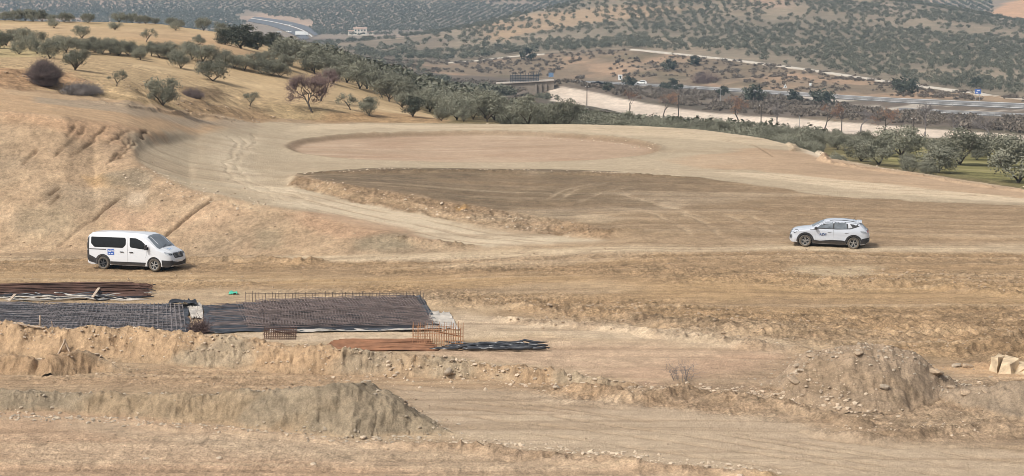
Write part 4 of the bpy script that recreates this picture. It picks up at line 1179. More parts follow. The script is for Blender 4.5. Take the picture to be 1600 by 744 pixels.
for px, py, w, lab in [
    (983, 136, 22, "dark green bush touching the back of the white car on the highway"),
    (1037, 141, 16, "smaller of two round dark bushes by the highway, right of the white car"),
    (1054, 143, 24, "larger of two round dark bushes by the highway, right of the white car"),
    (1046, 110, 22, "dark bush alone on the brown slope above the highway"),
    (1085, 102, 18, "small dark bush right of the lone one on the brown slope"),
    (1178, 160, 34, "left one of two wide dark bushes below the highway"),
    (1284, 164, 34, "right one of two wide dark bushes below the highway"),
    (1240, 160, 24, "middling dark bush between the two wide ones below the highway"),
    (826, 95, 24, "big dark bush where the pale farm lane ends above the bridge"),
    (1413, 148, 38, "tall dark evergreen standing alone between highway and service lane"),
    (1130, 150, 20, "low dark bush left of the wide ones below the highway"),
    (950, 142, 18, "low dark bush at the top of the pale cutting near the square sign"),
    (1526, 138, 22, "dark bush just behind the blue road sign"),
]:
    u, s = ray(px, py)
    X, Y = hit(px, py, Z)
    k = BUSH[px % 3]; s = w * Y / FPX / k[2]
    put_tree(k, "bush", X, Y, lab, "dark bushes by the highway", s, cat="bush")
X, Y = hit(1102, 132, Z)
th = thicket("thicket", 1102, 130, 60, 5.5, "wide reddish leafless thicket on the slope above the highway", "almond", 12, 500)
# ------------------------------------------------------------------ vehicles
M["white_paint"] = plain("white_paint", (.60, .62, .65), .25, coat=.4, var=.03, vscale=1.5, dust=(.42, .35, .28), dust_h=(.18, .5))
M["silver_paint"] = plain("silver_white_paint", (.48, .51, .56), .25, coat=.4, var=.04, vscale=1.5, dust=(.40, .34, .28), dust_h=(.18, .5))
M["black_plastic"] = plain("black_plastic", (.018, .018, .02), .55, var=.25, vscale=6, dust=(.26, .20, .15), dust_h=(.05, .42))
M["dark_glass"] = plain("dark_glass", (.006, .007, .008), .08, spec=.22, var=.1)
M["cabin_dark"] = plain("wheel_well", (.012, .012, .012), .9)
M["grey_glass"] = plain("windscreen_glass", (.15, .17, .19), .06, spec=.6, var=.25, vscale=1.2)
M["tyre"] = plain("dusty_tyre", (.045, .042, .038), .9, var=.35, vscale=9, dust=(.34, .27, .19), dust_h=(-.5, .5))
M["rim_silver"] = plain("silver_rim", (.42, .42, .41), .35, metal=.7, var=.2, vscale=8)
M["rim_dark"] = plain("dark_rim", (.03, .03, .032), .45, var=.2)
M["lamp_glass"] = plain("lamp_glass", (.27, .29, .31), .12, spec=.4, var=.5, vscale=14)
M["lamp_dark"] = plain("dark_lamp", (.035, .038, .042), .2, spec=.25, var=.3, vscale=10)
M["red_lamp"] = plain("red_lamp", (.30, .03, .03), .15, var=.2)
M["chrome"] = plain("chrome", (.6, .6, .62), .18, metal=1.0)
M["blue_sign"] = plain("blue_sign", (.035, .10, .36), .4, var=.08)
M["white_mark"] = plain("white_lettering", (.75, .77, .8), .5)
M["blue_mark"] = plain("blue_lettering", (.05, .08, .20), .5)
M["seam"] = plain("panel_gap", (.18, .18, .19), .7)
M["plate"] = plain("number_plate", (.7, .7, .68), .4, var=.1)
M["seat_cloth"] = plain("seat_cloth", (.10, .10, .11), .9)

def section_body(stations, levels, prof):
    """loft: prof(x, t) -> (half width, z); t runs 0 (bottom) .. 1 (roof centre line)"""
    bm = bmesh.new(); rows = []
    for x in stations:
        L, Rr = [], []
        for t in levels:
            w, z, xo = prof(x, t)
            L.append(bm.verts.new((xo, w, z)))
            Rr.append(bm.verts.new((xo, -w, z)) if w > 1e-4 else L[-1])
        rows.append((L, Rr))
    n = len(levels)
    def quad(a, b, c, d):
        vs = []
        for v in (a, b, c, d):
            if v not in vs: vs.append(v)
        if len(vs) > 2:
            try: bm.faces.new(vs)
            except ValueError: pass
    for i in range(len(stations) - 1):
        for j in range(n - 1):
            quad(rows[i][0][j], rows[i + 1][0][j], rows[i + 1][0][j + 1], rows[i][0][j + 1])
            quad(rows[i][1][j + 1], rows[i + 1][1][j + 1], rows[i + 1][1][j], rows[i][1][j])
        quad(rows[i][1][0], rows[i + 1][1][0], rows[i + 1][0][0], rows[i][0][0])
    for k in (0, -1):
        L, Rr = rows[k]
        for j in range(n - 1): quad(L[j], L[j + 1], Rr[j + 1], Rr[j])
    bmesh.ops.remove_doubles(bm, verts=bm.verts, dist=1e-4)
    bmesh.ops.recalc_face_normals(bm, faces=bm.faces)
    return bm

def cut_arches(bm, arches, W):
    """wheel openings cut through the body; arches: (x, z, radius)"""
    me = bpy.data.meshes.new("tmp"); bm.to_mesh(me); ob = bpy.data.objects.new("tmp", me); COL.objects.link(ob)
    tmp = []
    for (x, z, r) in arches:
        for sgn in (-1, 1):
            m = MB(); m.lathe([(0.001, -.3), (r, -.3), (r, .3), (0.001, .3)], 40, 'y', (x, sgn * (W / 2), z))
            c = m.build("cutter", None)
            b2 = bmesh.new(); b2.from_mesh(c.data); bmesh.ops.remove_doubles(b2, verts=b2.verts, dist=1e-3); bmesh.ops.recalc_face_normals(b2, faces=b2.faces); b2.to_mesh(c.data); b2.free()
            md = ob.modifiers.new("b", 'BOOLEAN'); md.operation = 'DIFFERENCE'; md.object = c; md.solver = 'EXACT'
            tmp.append(c)
    dg = bpy.context.evaluated_depsgraph_get(); dg.update()
    me2 = bpy.data.meshes.new_from_object(ob.evaluated_get(dg))
    for c in tmp: bpy.data.objects.remove(c, do_unlink=True)
    bpy.data.objects.remove(ob, do_unlink=True)
    return me2

def smooth_mesh(me, ang=38):
    bm = bmesh.new(); bm.from_mesh(me)
    for f in bm.faces: f.smooth = True
    for e in bm.edges:
        if len(e.link_faces) == 2 and e.calc_face_angle(0) > R(ang): e.smooth = False
    bm.to_mesh(me); bm.free()

class Skin:
    """lays panels on a body by casting onto it"""
    def __init__(self, bm): self.t = BVHTree.FromBMesh(bm)
    def cast(self, a, b, d, off):
        if d in ('L', 'R'):
            s = 1 if d == 'L' else -1
            h = self.t.ray_cast(Vector((a, 3 * s, b)), Vector((0, -s, 0)), 4)
            dirv = Vector((0, s, 0))
        elif d in ('F', 'B'):
            s = 1 if d == 'F' else -1
            h = self.t.ray_cast(Vector((6 * s, a, b)), Vector((-s, 0, 0)), 9); dirv = Vector((s, 0, 0))
        else:
            h = self.t.ray_cast(Vector((a, b, 5)), Vector((0, 0, -1)), 6); dirv = Vector((0, 0, 1))
        if h[0] is None: return None
        n = h[1]
        if n.dot(dirv) < 0: n = -n
        return h[0] + n * off
    def panel(self, name, poly, d, mat, parent, off=.008, cuts=3, depth=.03):
        bm = bmesh.new()
        vs = [bm.verts.new((p[0], p[1], 0)) for p in poly]
        f = bm.faces.new(vs)
        bmesh.ops.triangulate(bm, faces=[f])
        for _ in range(cuts):
            long = [e for e in bm.edges if e.calc_length() > .14]
            if not long: break
            bmesh.ops.subdivide_edges(bm, edges=long, cuts=1); bmesh.ops.triangulate(bm, faces=[q for q in bm.faces if len(q.verts) > 3])
        for v in bm.verts:
            q = self.cast(v.co.x, v.co.y, d, off)
            if q is None:
                q = self.cast(v.co.x * .97, v.co.y * .985, d, off) or Vector((0, 0, -9))
            v.co = q
        bad = [v for v in bm.verts if v.co.z < -5]
        if bad: bmesh.ops.delete(bm, geom=bad, context='VERTS')
        bmesh.ops.recalc_face_normals(bm, faces=bm.faces)
        bnd = [e for e in bm.edges if len(e.link_faces) == 1]
        ex = bmesh.ops.extrude_edge_only(bm, edges=bnd)
        inn = {'L': (0, -1, 0), 'R': (0, 1, 0), 'F': (-1, 0, 0), 'B': (1, 0, 0), 'T': (0, 0, -1)}[d]
        for g in ex['geom']:
            if isinstance(g, bmesh.types.BMVert): g.co += Vector(inn) * depth
        me = bpy.data.meshes.new(name); bm.to_mesh(me); bm.free()
        o = link_mesh(name, me, parent, mat); smooth_mesh(me, 35)
        return o

def rounded(poly, r=.04, n=3):
    out = []; m = len(poly)
    for i in range(m):
        p = Vector(poly[i]); a = Vector(poly[i - 1]); b = Vector(poly[(i + 1) % m])
        la, lb = min(r, (a - p).length * .45), min(r, (b - p).length * .45)
        p0 = p + (a - p).normalized() * la; p1 = p + (b - p).normalized() * lb
        for k in range(n + 1):
            t = k / n
            q = p0 * (1 - t) ** 2 + p * 2 * t * (1 - t) + p1 * t * t
            out.append((q.x, q.y))
    return out

def text_mesh(name, txt, size, mat, parent, loc, rot, shear=0.0, depth=.004):
    cu = bpy.data.curves.new(name, 'FONT'); cu.body = txt; cu.size = size; cu.align_x = 'CENTER'; cu.align_y = 'CENTER'; cu.extrude = depth; cu.shear = shear
    cu.offset = size * .02
    t = bpy.data.objects.new("tmp", cu); COL.objects.link(t)
    dg = bpy.context.evaluated_depsgraph_get(); dg.update()
    me = bpy.data.meshes.new_from_object(t.evaluated_get(dg)); me.name = name
    bpy.data.objects.remove(t, do_unlink=True)
    o = link_mesh(name, me, parent, mat); o.location = loc; o.rotation_euler = rot
    return o

def wheel(parent, x, y, r, w, rim_mat, spokes, sgn, hub_r=.62, twin=False, disc_mat=None):
    m = MB()
    prof = [(r * .64, -w * .36), (r * .70, -w * .5), (r * .9, -w * .5), (r * .985, -w * .34), (r, 0), (r * .985, w * .34), (r * .9, w * .5), (r * .70, w * .5), (r * .64, w * .36)]
    m.lathe(prof, 36)
    t = m.build("wheel", M["tyre"], parent, True); t.location = (x, y, r)
    d = MB(); o = sgn * w * .40
    d.lathe([(.001, sgn * w * .12), (r * .68, sgn * w * .12), (r * .68, o)], 32)
    disc = d.build("wheel_disc", disc_mat or M["rim_dark"], t, True)
    s = MB()
    s.lathe([(r * .60, sgn * w * .30), (r * .62, o * 1.06), (r * .70, o * 1.1), (r * .71, sgn * w * .3)], 32)
    for k in range(spokes):
        a0 = 2 * math.pi * k / spokes + .3
        for da in ((-.17, .17) if twin else (0,)):
            a = a0 + da
            rot = Matrix.Rotation(-a, 3, 'Y')
            L = r * .56
            s.box(rot @ Vector((L * .5 + r * .06, o, 0)), (L, .03, r * (.085 if twin else .15)), rot)
    s.lathe([(.001, o * 1.12), (r * .13, o * 1.1), (r * .15, o * .9)], 16)
    s.build("rim", rim_mat, t)
    return t

# ---------------------------------------------------------------- the white minibus (faces +x)
def build_minibus():
    Lf, Lb, W = 2.54, -2.54, 1.95
    xs = [-2.54, -2.53, -2.50, -2.44, -2.32, -2.1, -1.7, -1.2, -.6, 0, .4, .75, .9, 1.05, 1.2, 1.35, 1.5, 1.65, 1.78, 1.87, 1.98, 2.15, 2.3, 2.40, 2.47, 2.515, 2.535, 2.54]
    topx = [-2.54, -2.51, -2.45, -2.28, -1.7, -.8, .3, .75, 1.0, 1.2, 1.5, 1.78, 1.87, 2.02, 2.2, 2.34, 2.43, 2.49, 2.53, 2.54]
    topz = [1.62, 1.84, 1.925, 1.965, 1.985, 1.99, 1.975, 1.945, 1.88, 1.765, 1.52, 1.285, 1.225, 1.175, 1.105, 1.03, .94, .80, .66, .60]
    botx = [-2.54, -2.3, 0, 2.0, 2.3, 2.48, 2.54]; botz = [.36, .27, .26, .26, .25, .27, .42]
    lv = [0, .03, .08, .16, .26, .36, .46, .55, .64, .72, .79, .85, .90, .94, .97, .99, 1.0]
    def prof(x, t):
        zt = np.interp(x, topx, topz); zb = np.interp(x, botx, botz)
        pf = np.interp(x, [-2.54, -2.5, -2.42, -2.25, 1.5, 1.9, 2.15, 2.32, 2.44, 2.5, 2.54], [.925, .96, .98, .995, 1, .985, .945, .89, .81, .73, .62])
        wmax = W / 2 * pf
        if t <= .97:
            s = t / .97
            z = zb + (zt - .015 - zb) * (1 - (1 - s) ** 1.15)
            low = 1 - .05 * max(0, (.62 - z) / .4) ** 2
            cabin = 1 - .115 * max(0, (z - 1.12) / .85) ** 1.35
            edge = max(0.0, (z - (zt - .17)) / .155)
            rnd = (1 - min(edge, 1) ** 2.6) ** .5 if edge > 0 else 1
            rnd = max(rnd, .62)
            return wmax * low * cabin * rnd, z, x
        w0, z0, _ = prof(x, .97)
        f = (1 - t) / .03
        return (w0 * f if t < 1 else 0), z0 + (zt - z0 + .012) * (1 - f ** 1.6), x
    bm = section_body(xs, lv, prof)
    root = empty("minibus", (0, 0, 0))
    sk = Skin(bm)
    me = cut_arches(bm, [(1.54, .36, .42), (-1.56, .36, .42)], W)
    bm.free()
    smooth_mesh(me, 32)
    me.materials.clear(); me.materials.append(M["white_paint"])
    body = link_mesh("body", me, root)
    # inner wheel wells
    m = MB()
    for x in (1.54, -1.56):
        m.lathe([(.42, -.62), (.42, .62)], 28, 'y', (x, 0, .36))
    m.box((0, 0, .33), (4.7, 1.35, .16))
    m.build("underbody", M["cabin_dark"], root)
    for s in ('R', 'L'):
        sg = -1 if s == 'R' else 1
        sk.panel("rear_side_window", rounded([(-2.28, 1.74), (-.20, 1.74), (-.15, 1.64), (-.15, 1.36), (-.32, 1.20), (-2.06, 1.20), (-2.27, 1.38)], .05), s, M["dark_glass"], root)
        w = sk.panel("front_side_window", rounded([(.08, 1.74), (.46, 1.73), (.80, 1.60), (1.24, 1.24), (1.22, 1.15), (.75, 1.17), (.16, 1.24), (.10, 1.32)], .04), s, M["dark_glass"], root)
        sk.panel("seam", [(-.035, 1.80), (-.02, 1.80), (-.02, .42), (-.035, .42)], s, M["seam"], root, .003, 3, .01)
        sk.panel("seam", [(1.10, 1.12), (1.115, 1.12), (1.10, .84), (1.06, .7), (1.045, .7), (1.085, .84)], s, M["seam"], root, .003, 3, .01)
        sk.panel("rail", [(-2.38, 1.11), (-1.34, 1.11), (-1.34, 1.065), (-2.38, 1.065)], s, M["black_plastic"], root, .006)
        for hx in (-.38, .20):
            hh = MB(); q = sk.cast(hx, .985, s, .03); hh.box(q, (.21, .035, .045)); hh.build("door_handle", M["black_plastic"], root, False, .01)
        sk.panel("sill", [(-1.08, .46), (1.06, .46), (.98, .285), (-1.06, .285)], s, M["black_plastic"], root, .014)
        sk.panel("rear_corner", [(-2.535, 1.70), (-2.50, 1.80), (-2.40, 1.74), (-2.39, .78), (-2.1, .66), (-1.99, .60), (-2.0, .33), (-2.535, .44)], s, M["black_plastic"], root, .007)
        for x in (1.54, -1.56):
            a = [(x + math.cos(k) * .475, .36 + math.sin(k) * .475) for k in np.linspace(-.15, math.pi + .15, 16)]
            b_ = [(x + math.cos(k) * .425, .36 + math.sin(k) * .425) for k in np.linspace(math.pi + .15, -.15, 16)]
            if x < 0: sk.panel("arch_trim", a + b_, s, M["black_plastic"], root, .006, 1)
        # mirror on its arm
        mm = MB(); q = sk.cast(1.16, 1.2, s, .0)
        mm.box(q + Vector((.0, sg * .16, .08)), (.12, .17, .27)); mm.box(q + Vector((0, sg * .05, -.02)), (.06, .16, .05))
        mm.build("side_mirror", M["black_plastic"], root, False, .03)
    # company plate on the sliding door and on the bonnet
    sg_ = sk.panel("door_sign", [(-1.25, 1.12), (-.85, 1.12), (-.85, .81), (-1.25, .81)], 'R', M["blue_sign"], root, .012, 2)
    q = sk.cast(-1.05, .965, 'R', .016)
    text_mesh("lettering", "AZVI", .155, M["white_mark"], sg_, (-1.05, q.y, 1.015), (R(90), 0, 0), .15)
    l2 = MB(); l2.box((-1.13, q.y, .865), (.10, .008, .03)); l2.box((-.97, q.y, .865), (.13, .008, .03)); l2.build("lettering_line", M["white_mark"], sg_)
    hd = sk.panel("bonnet_sign", [(1.98, -.36), (2.14, -.36), (2.14, -.02), (1.98, -.02)], 'T', plain("bonnet_sign", (.32, .40, .52), .4, var=.5, vscale=9), root, .006, 2)
    # windscreen, grille, lamps, bumper
    sk.panel("windscreen", rounded([(1.03, -.72), (1.22, -.78), (1.66, -.86), (1.80, -.80), (1.83, 0), (1.80, .80), (1.66, .86), (1.22, .78), (1.03, .72), (1.0, 0)], .05), 'T', M["grey_glass"], root, .008, 4)
    ws = MB(); 
    for yy in (-.5, .12):
        a = sk.cast(1.82, yy, 'T', .02); b2 = sk.cast(1.70, yy + .55, 'T', .02); ws.tube([a, b2], .012, 4)
    ws.build("wiper", M["black_plastic"], root)
    g = sk.panel("grille", rounded([(-.46, .97), (.46, .97), (.50, .90), (.42, .70), (-.42, .70), (-.50, .90)], .03), 'F', M["black_plastic"], root, .012, 3)
    bars = MB()
    for z in (.94, .885, .83, .775):
        p = [sk.cast(y, z, 'F', .024) for y in np.linspace(-.44, .44, 9)]
        bars.tube(p, .007, 4)
    bars.build("grille_bar", M["rim_silver"], g)
    e = MB(); q = sk.cast(0, .90, 'F', .05)
    for (a, b2) in [((0, .10), (.065, 0)), ((.065, 0), (0, -.10)), ((0, -.10), (-.065, 0)), ((-.065, 0), (0, .10))]:
        e.tube([(q.x, q.y + a[0], q.z + a[1]), (q.x, q.y + b2[0], q.z + b2[1])], .014, 5)
    e.build("emblem", M["chrome"], root)
    for sg in (-1, 1):
        hl = sk.panel("headlight", rounded([(sg * .50, .95), (sg * .62, .965), (sg * .86, 1.03), (sg * .905, 1.0), (sg * .88, .90), (sg * .74, .845), (sg * .52, .86)], .02), 'F', M["lamp_glass"], root, .01, 3)
        sk.panel("reflector", rounded([(sg * .56, .93), (sg * .74, .945), (sg * .76, .885), (sg * .58, .885)], .02), 'F', M["lamp_dark"], hl, .014, 2)
        sk.panel("headlight", [(sg * .9, 1.0), (sg * .93, 1.0), (sg * .93, .93), (sg * .9, .93)], 'F', M["lamp_glass"], root, .01, 2) if False else None
    for s in ('R', 'L'):
        sk.panel("bumper_corner", [(2.0, .62), (2.36, .60), (2.50, .60), (2.52, .42), (2.44, .27), (2.02, .27)], s, M["black_plastic"], root, .012)
    sk.panel("front_bumper", rounded([(-.80, .58), (-.3, .50), (.3, .50), (.80, .58), (.84, .50), (.80, .34), (0, .30), (-.80, .34), (-.84, .50)], .02), 'F', M["black_plastic"], root, .016, 3)
    sk.panel("number_plate", [(-.26, .60), (.26, .60), (.26, .49), (-.26, .49)], 'F', M["plate"], root, .03, 2)
    sk.panel("rear_window", rounded([(-.70, 1.70), (.70, 1.70), (.74, 1.2), (-.74, 1.2)], .05), 'B', M["dark_glass"], root, .008, 3)
    sk.panel("rear_bumper", [(-.84, .62), (.84, .62), (.84, .40), (-.84, .40)], 'B', M["black_plastic"], root, .014, 3)
    for sg in (-1, 1):
        sk.panel("tail_light", [(sg * .80, 1.35), (sg * .85, 1.35), (sg * .87, .8), (sg * .78, .8)], 'B', M["red_lamp"], root, .01, 2)
    # antenna
    an = MB(); q = sk.cast(.55, 0, 'T', 0); an.tube([q, q + Vector((-.12, 0, .2))], .008, 4); an.build("antenna", M["black_plastic"], root)
    for x in (1.54, -1.56):
        for sg in (-1, 1):
            wheel(root, x, sg * .84, .345, .215, M["rim_silver"] if x > 0 else M["rim_dark"], 6, sg, disc_mat=M["rim_dark"])
    return root

# ---------------------------------------------------------------- the white crossover (faces +x)
def build_crossover():
    W = 1.80
    xs = [-2.15, -2.14, -2.10, -2.02, -1.9, -1.75, -1.55, -1.3, -1.0, -.6, -.2, .2, .5, .75, .9, 1.05, 1.25, 1.5, 1.75, 1.92, 2.03, 2.10, 2.14, 2.15]
    topx = [-2.15, -2.12, -2.04, -1.92, -1.80, -1.62, -1.48, -1.2, -.7, -.2, .15, .42, .7, .95, 1.06, 1.3, 1.6, 1.85, 2.0, 2.09, 2.14, 2.15]
    topz = [.70, .90, 1.03, 1.13, 1.26, 1.43, 1.47, 1.515, 1.545, 1.53, 1.485, 1.40, 1.255, 1.11, 1.055, 1.02, .975, .92, .86, .76, .60, .52]
    botx = [-2.15, -2.0, -1.8, 0, 1.7, 2.05, 2.15]; botz = [.45, .32, .25, .22, .22, .23, .34]
    lv = [0, .03, .08, .16, .26, .36, .46, .55, .64, .72, .79, .85, .90, .94, .97, .99, 1.0]
    def prof(x, t):
        zt = np.interp(x, topx, topz); zb = np.interp(x, botx, botz)
        pf = np.interp(x, [-2.15, -2.08, -1.95, -1.7, -1.2, 1.4, 1.75, 1.95, 2.07, 2.13, 2.15], [.66, .80, .89, .965, 1, 1, .97, .90, .79, .66, .56])
        wmax = W / 2 * pf
        if t <= .97:
            s = t / .97
            z = zb + (zt - .012 - zb) * (1 - (1 - s) ** 1.15)
            low = 1 - .07 * max(0, (.55 - z) / .33) ** 2 - .018 * math.exp(-((z - .62) / .09) ** 2)
            cabin = 1 - .235 * max(0, (z - .93) / .6) ** 1.15
            edge = max(0.0, (z - (zt - .12)) / .108)
            rnd = (1 - min(edge, 1) ** 2.6) ** .5 if edge > 0 else 1
            return wmax * low * cabin * max(rnd, .66), z, x
        w0, z0, _ = prof(x, .97)
        f = (1 - t) / .03
        return (w0 * f if t < 1 else 0), z0 + (zt - z0 + .01) * (1 - f ** 1.6), x
    bm = section_body(xs, lv, prof)
    root = empty("crossover_car", (0, 0, 0))
    sk = Skin(bm)
    FX, RX, WR = 1.29, -1.315, .335
    me = cut_arches(bm, [(FX, WR, .385), (RX, WR, .385)], W); bm.free()
    smooth_mesh(me, 32); me.materials.clear(); me.materials.append(M["silver_paint"])
    link_mesh("body", me, root)
    m = MB()
    for x in (FX, RX): m.lathe([(.385, -.55), (.385, .55)], 28, 'y', (x, 0, WR))
    m.box((0, 0, .28), (3.9, 1.2, .14)); m.build("underbody", M["cabin_dark"], root)
    for s in ('L', 'R'):
        sg = 1 if s == 'L' else -1
        gl = plain("car_side_glass", (.12, .135, .15), .08, spec=.35, var=.6, vscale=2.2) if s == 'L' else M["dark_glass"]
        sk.panel("window_surround", rounded([(.88, 1.03), (.64, 1.22), (.30, 1.395), (-.10, 1.445), (-.9, 1.44), (-1.35, 1.415), (-1.74, 1.33), (-1.42, 1.19), (-1.12, 1.09), (-.4, 1.04)], .03), s, M["black_plastic"], root, .004, 4)
        sk.panel("front_side_window", rounded([(.68, 1.075), (.54, 1.215), (.27, 1.365), (-.10, 1.41), (-.17, 1.41), (-.17, 1.075)], .03), s, gl, root, .009, 4)
        sk.panel("rear_side_window", rounded([(-.24, 1.075), (-.24, 1.41), (-.88, 1.405), (-.92, 1.10)], .03), s, gl, root, .009, 4)
        sk.panel("quarter_window", rounded([(-1.0, 1.125), (-.97, 1.40), (-1.05, 1.395), (-1.22, 1.17)], .02), s, plain("quarter_glass", (.5, .52, .55), .1, var=.3), root, .010, 3)
        sk.panel("seam", [(-.20, 1.0), (-.212, 1.0), (-.212, .38), (-.20, .38)], s, M["seam"], root, .003, 3, .01)
        sk.panel("seam", [(.80, .96), (.788, .96), (.74, .38), (.752, .38)], s, M["seam"], root, .003, 3, .01)
        sk.panel("sill", [(.90, .42), (.5, .385), (-.1, .46), (-.7, .46), (-.93, .42), (-.91, .245), (.9, .245)], s, M["black_plastic"], root, .012, 3)
        for x in (FX, RX):
            a = [(x + math.cos(k) * .47, WR + math.sin(k) * .47) for k in np.linspace(-.28, math.pi + .28, 20)]
            b_ = [(x + math.cos(k) * .388, WR + math.sin(k) * .388) for k in np.linspace(math.pi + .28, -.28, 20)]
            sk.panel("arch_trim", a + b_, s, M["black_plastic"], root, .012, 1)
        sk.panel("bumper_corner", [(-1.72, .56), (-1.85, .62), (-2.12, .66), (-2.13, .46), (-1.98, .33), (-1.70, .30)], s, M["black_plastic"], root, .012, 3)
        sk.panel("trim", [(.78, .99), (1.06, .96), (1.06, .93), (.78, .955)], s, M["black_plastic"], root, .006, 2)
        for hx in (.02, -.90):
            hh = MB(); q = sk.cast(hx, .90, s, .018); hh.box(q, (.19, .03, .04)); hh.build("door_handle", M["silver_paint"], root, False, .01)
        hl = sk.panel("headlight", rounded([(2.02, .845), (1.72, .90), (1.66, .87), (1.80, .76), (2.0, .70), (2.07, .74)], .02), s, M["lamp_dark"], root, .01, 3)
        fl = sk.panel("running_light", rounded([(2.11, .70), (2.02, .66), (1.99, .50), (2.06, .36), (2.11, .48)], .02), s, M["lamp_dark"], root, .012, 3)
        sk.panel("claw_light", [(2.045, .66), (2.025, .66), (2.005, .50), (2.05, .40), (2.06, .41), (2.025, .50)], s, M["lamp_glass"], fl, .016, 2)
        sk.panel("tail_light", rounded([(-2.02, .97), (-1.74, 1.02), (-1.62, .99), (-1.74, .92), (-2.04, .90)], .015), s, M["lamp_glass"], root, .012, 3)
        mm = MB(); q = sk.cast(.72, 1.02, s, .0)
        mm.box(q + Vector((.02, sg * .12, .045)), (.14, .19, .13)); mm.build("side_mirror", M["black_plastic"], root, False, .035)
        rr_ = MB(); pts = [sk.cast(x, sg * .50, 'T', .02) for x in np.linspace(.0, -1.4, 8)]; rr_.tube(pts, .014, 5); rr_.build("roof_rail", M["black_plastic"], root)
    q = sk.cast(.42, .70, 'L', .012)
    text_mesh("lettering", "AZVI", .17, M["blue_mark"], root, (.36, q.y + .006, .735), (R(90), 0, R(180)), .2)
    sk.panel("windscreen", rounded([(.36, -.50), (.60, -.56), (.93, -.63), (.98, 0), (.93, .63), (.60, .56), (.36, .50), (.32, 0)], .04), 'T', M["grey_glass"], root, .008, 4)
    sk.panel("rear_window", rounded([(-.50, 1.40), (.50, 1.40), (.60, 1.10), (-.60, 1.10)], .04), 'B', plain("rear_glass", (.22, .235, .26), .06, var=.3, vscale=2), root, .008, 4)
    sk.panel("light_bar", [(-.64, 1.035), (.64, 1.035), (.66, .97), (-.66, .97)], 'B', M["black_plastic"], root, .012, 3)
    for sg in (-1, 1):
        sk.panel("tail_light", [(sg * .42, 1.02), (sg * .64, 1.02), (sg * .67, .93), (sg * .45, .94)], 'B', M["red_lamp"], root, .018, 2)
    sk.panel("rear_bumper", [(-.66, .64), (.66, .64), (.66, .40), (-.66, .40)], 'B', M["black_plastic"], root, .016, 3)
    sk.panel("number_plate", [(-.25, .78), (.25, .78), (.25, .67), (-.25, .67)], 'B', M["plate"], root, .012, 2)
    sp = MB(); 
    a = [sk.cast(-1.47, y, 'T', .015) for y in np.linspace(-.56, .56, 9)]
    for i in range(8): sp.box((a[i] + a[i + 1]) / 2 + Vector((-.10, 0, .0)), (.26, .145, .035))
    sp.build("spoiler", M["silver_paint"], root)
    g = sk.panel("grille", rounded([(-.42, .74), (.42, .74), (.46, .6), (.36, .44), (-.36, .44), (-.46, .6)], .03), 'F', M["black_plastic"], root, .012, 3)
    sk.panel("front_bumper", [(-.5, .40), (.5, .40), (.5, .30), (-.5, .30)], 'F', M["black_plastic"], root, .014, 3)
    an = MB(); q = sk.cast(-1.25, 0, 'T', 0); an.tube([q, q + Vector((-.10, 0, .18))], .008, 4); an.build("antenna", M["black_plastic"], root)
    for x in (FX, RX):
        for sg in (-1, 1): wheel(root, x, sg * .775, WR, .215, M["rim_silver"], 5, sg, twin=True)
    return root

def place_car(root, rear_px, front_px, wb, xr, label, cat, flip):
    """stand a vehicle on the ground so that its near wheels touch the photo's wheel contacts"""
    tag(root, label, cat)
    a = np.array(hit(*rear_px, ZG)); b = np.array(hit(*front_px, ZG))
    d = b - a
    return a, b, d

def drop_on_ground(root, cx, cy, th, wheels, sc=1.0):
    """set position, heading and the tilt that puts the four wheels on the ground"""
    c, s = math.cos(th), math.sin(th)
    P = []
    for (x, y) in wheels:
        X = cx + x * c - y * s; Y = cy + x * s + y * c
        P.append((x, y, gz(X, Y)))
    A = np.array([[p[0], p[1], 1] for p in P]); zz = np.array([p[2] for p in P])
    k, _, _, _ = np.linalg.lstsq(A, zz, rcond=None)
    ex = Vector((c, s, k[0])).normalized(); ey = Vector((-s, c, k[1])); ez = ex.cross(ey).normalized(); ey = ez.cross(ex)
    mt = Matrix((ex, ey, ez)).transposed().to_4x4() @ Matrix.Scale(sc, 4); mt.translation = Vector((cx, cy, k[2] - .015))
    root.matrix_world = mt
    return k
bus = tag(build_minibus(), "white minibus with a blue square sign and black bumpers parked below the cut bank", "minibus")
th = R(-20)
# near side is its right side (-y); wheel contact of the near rear wheel at photo (161, 422)
X0, Y0 = hit(161.5, 420.5, ZG)
c, s = math.cos(th), math.sin(th)
rx, ry = -1.56 * 1.03, -.94 * 1.03
drop_on_ground(bus, X0 - (rx * c - ry * s), Y0 - (rx * s + ry * c), th, [(1.54, -.84), (1.54, .84), (-1.56, -.84), (-1.56, .84)], 1.03)
car = tag(build_crossover(), "white crossover car with black wheel arches seen from its left side on the pale track", "car")
th = R(180 - 10)
X0, Y0 = hit(1333, 389.2, ZG)
c, s = math.cos(th), math.sin(th)
rx, ry = -1.315, .87
drop_on_ground(car, X0 - (rx * c - ry * s), Y0 - (rx * s + ry * c), th, [(1.29, -.78), (1.29, .78), (-1.315, -.78), (-1.315, .78)])

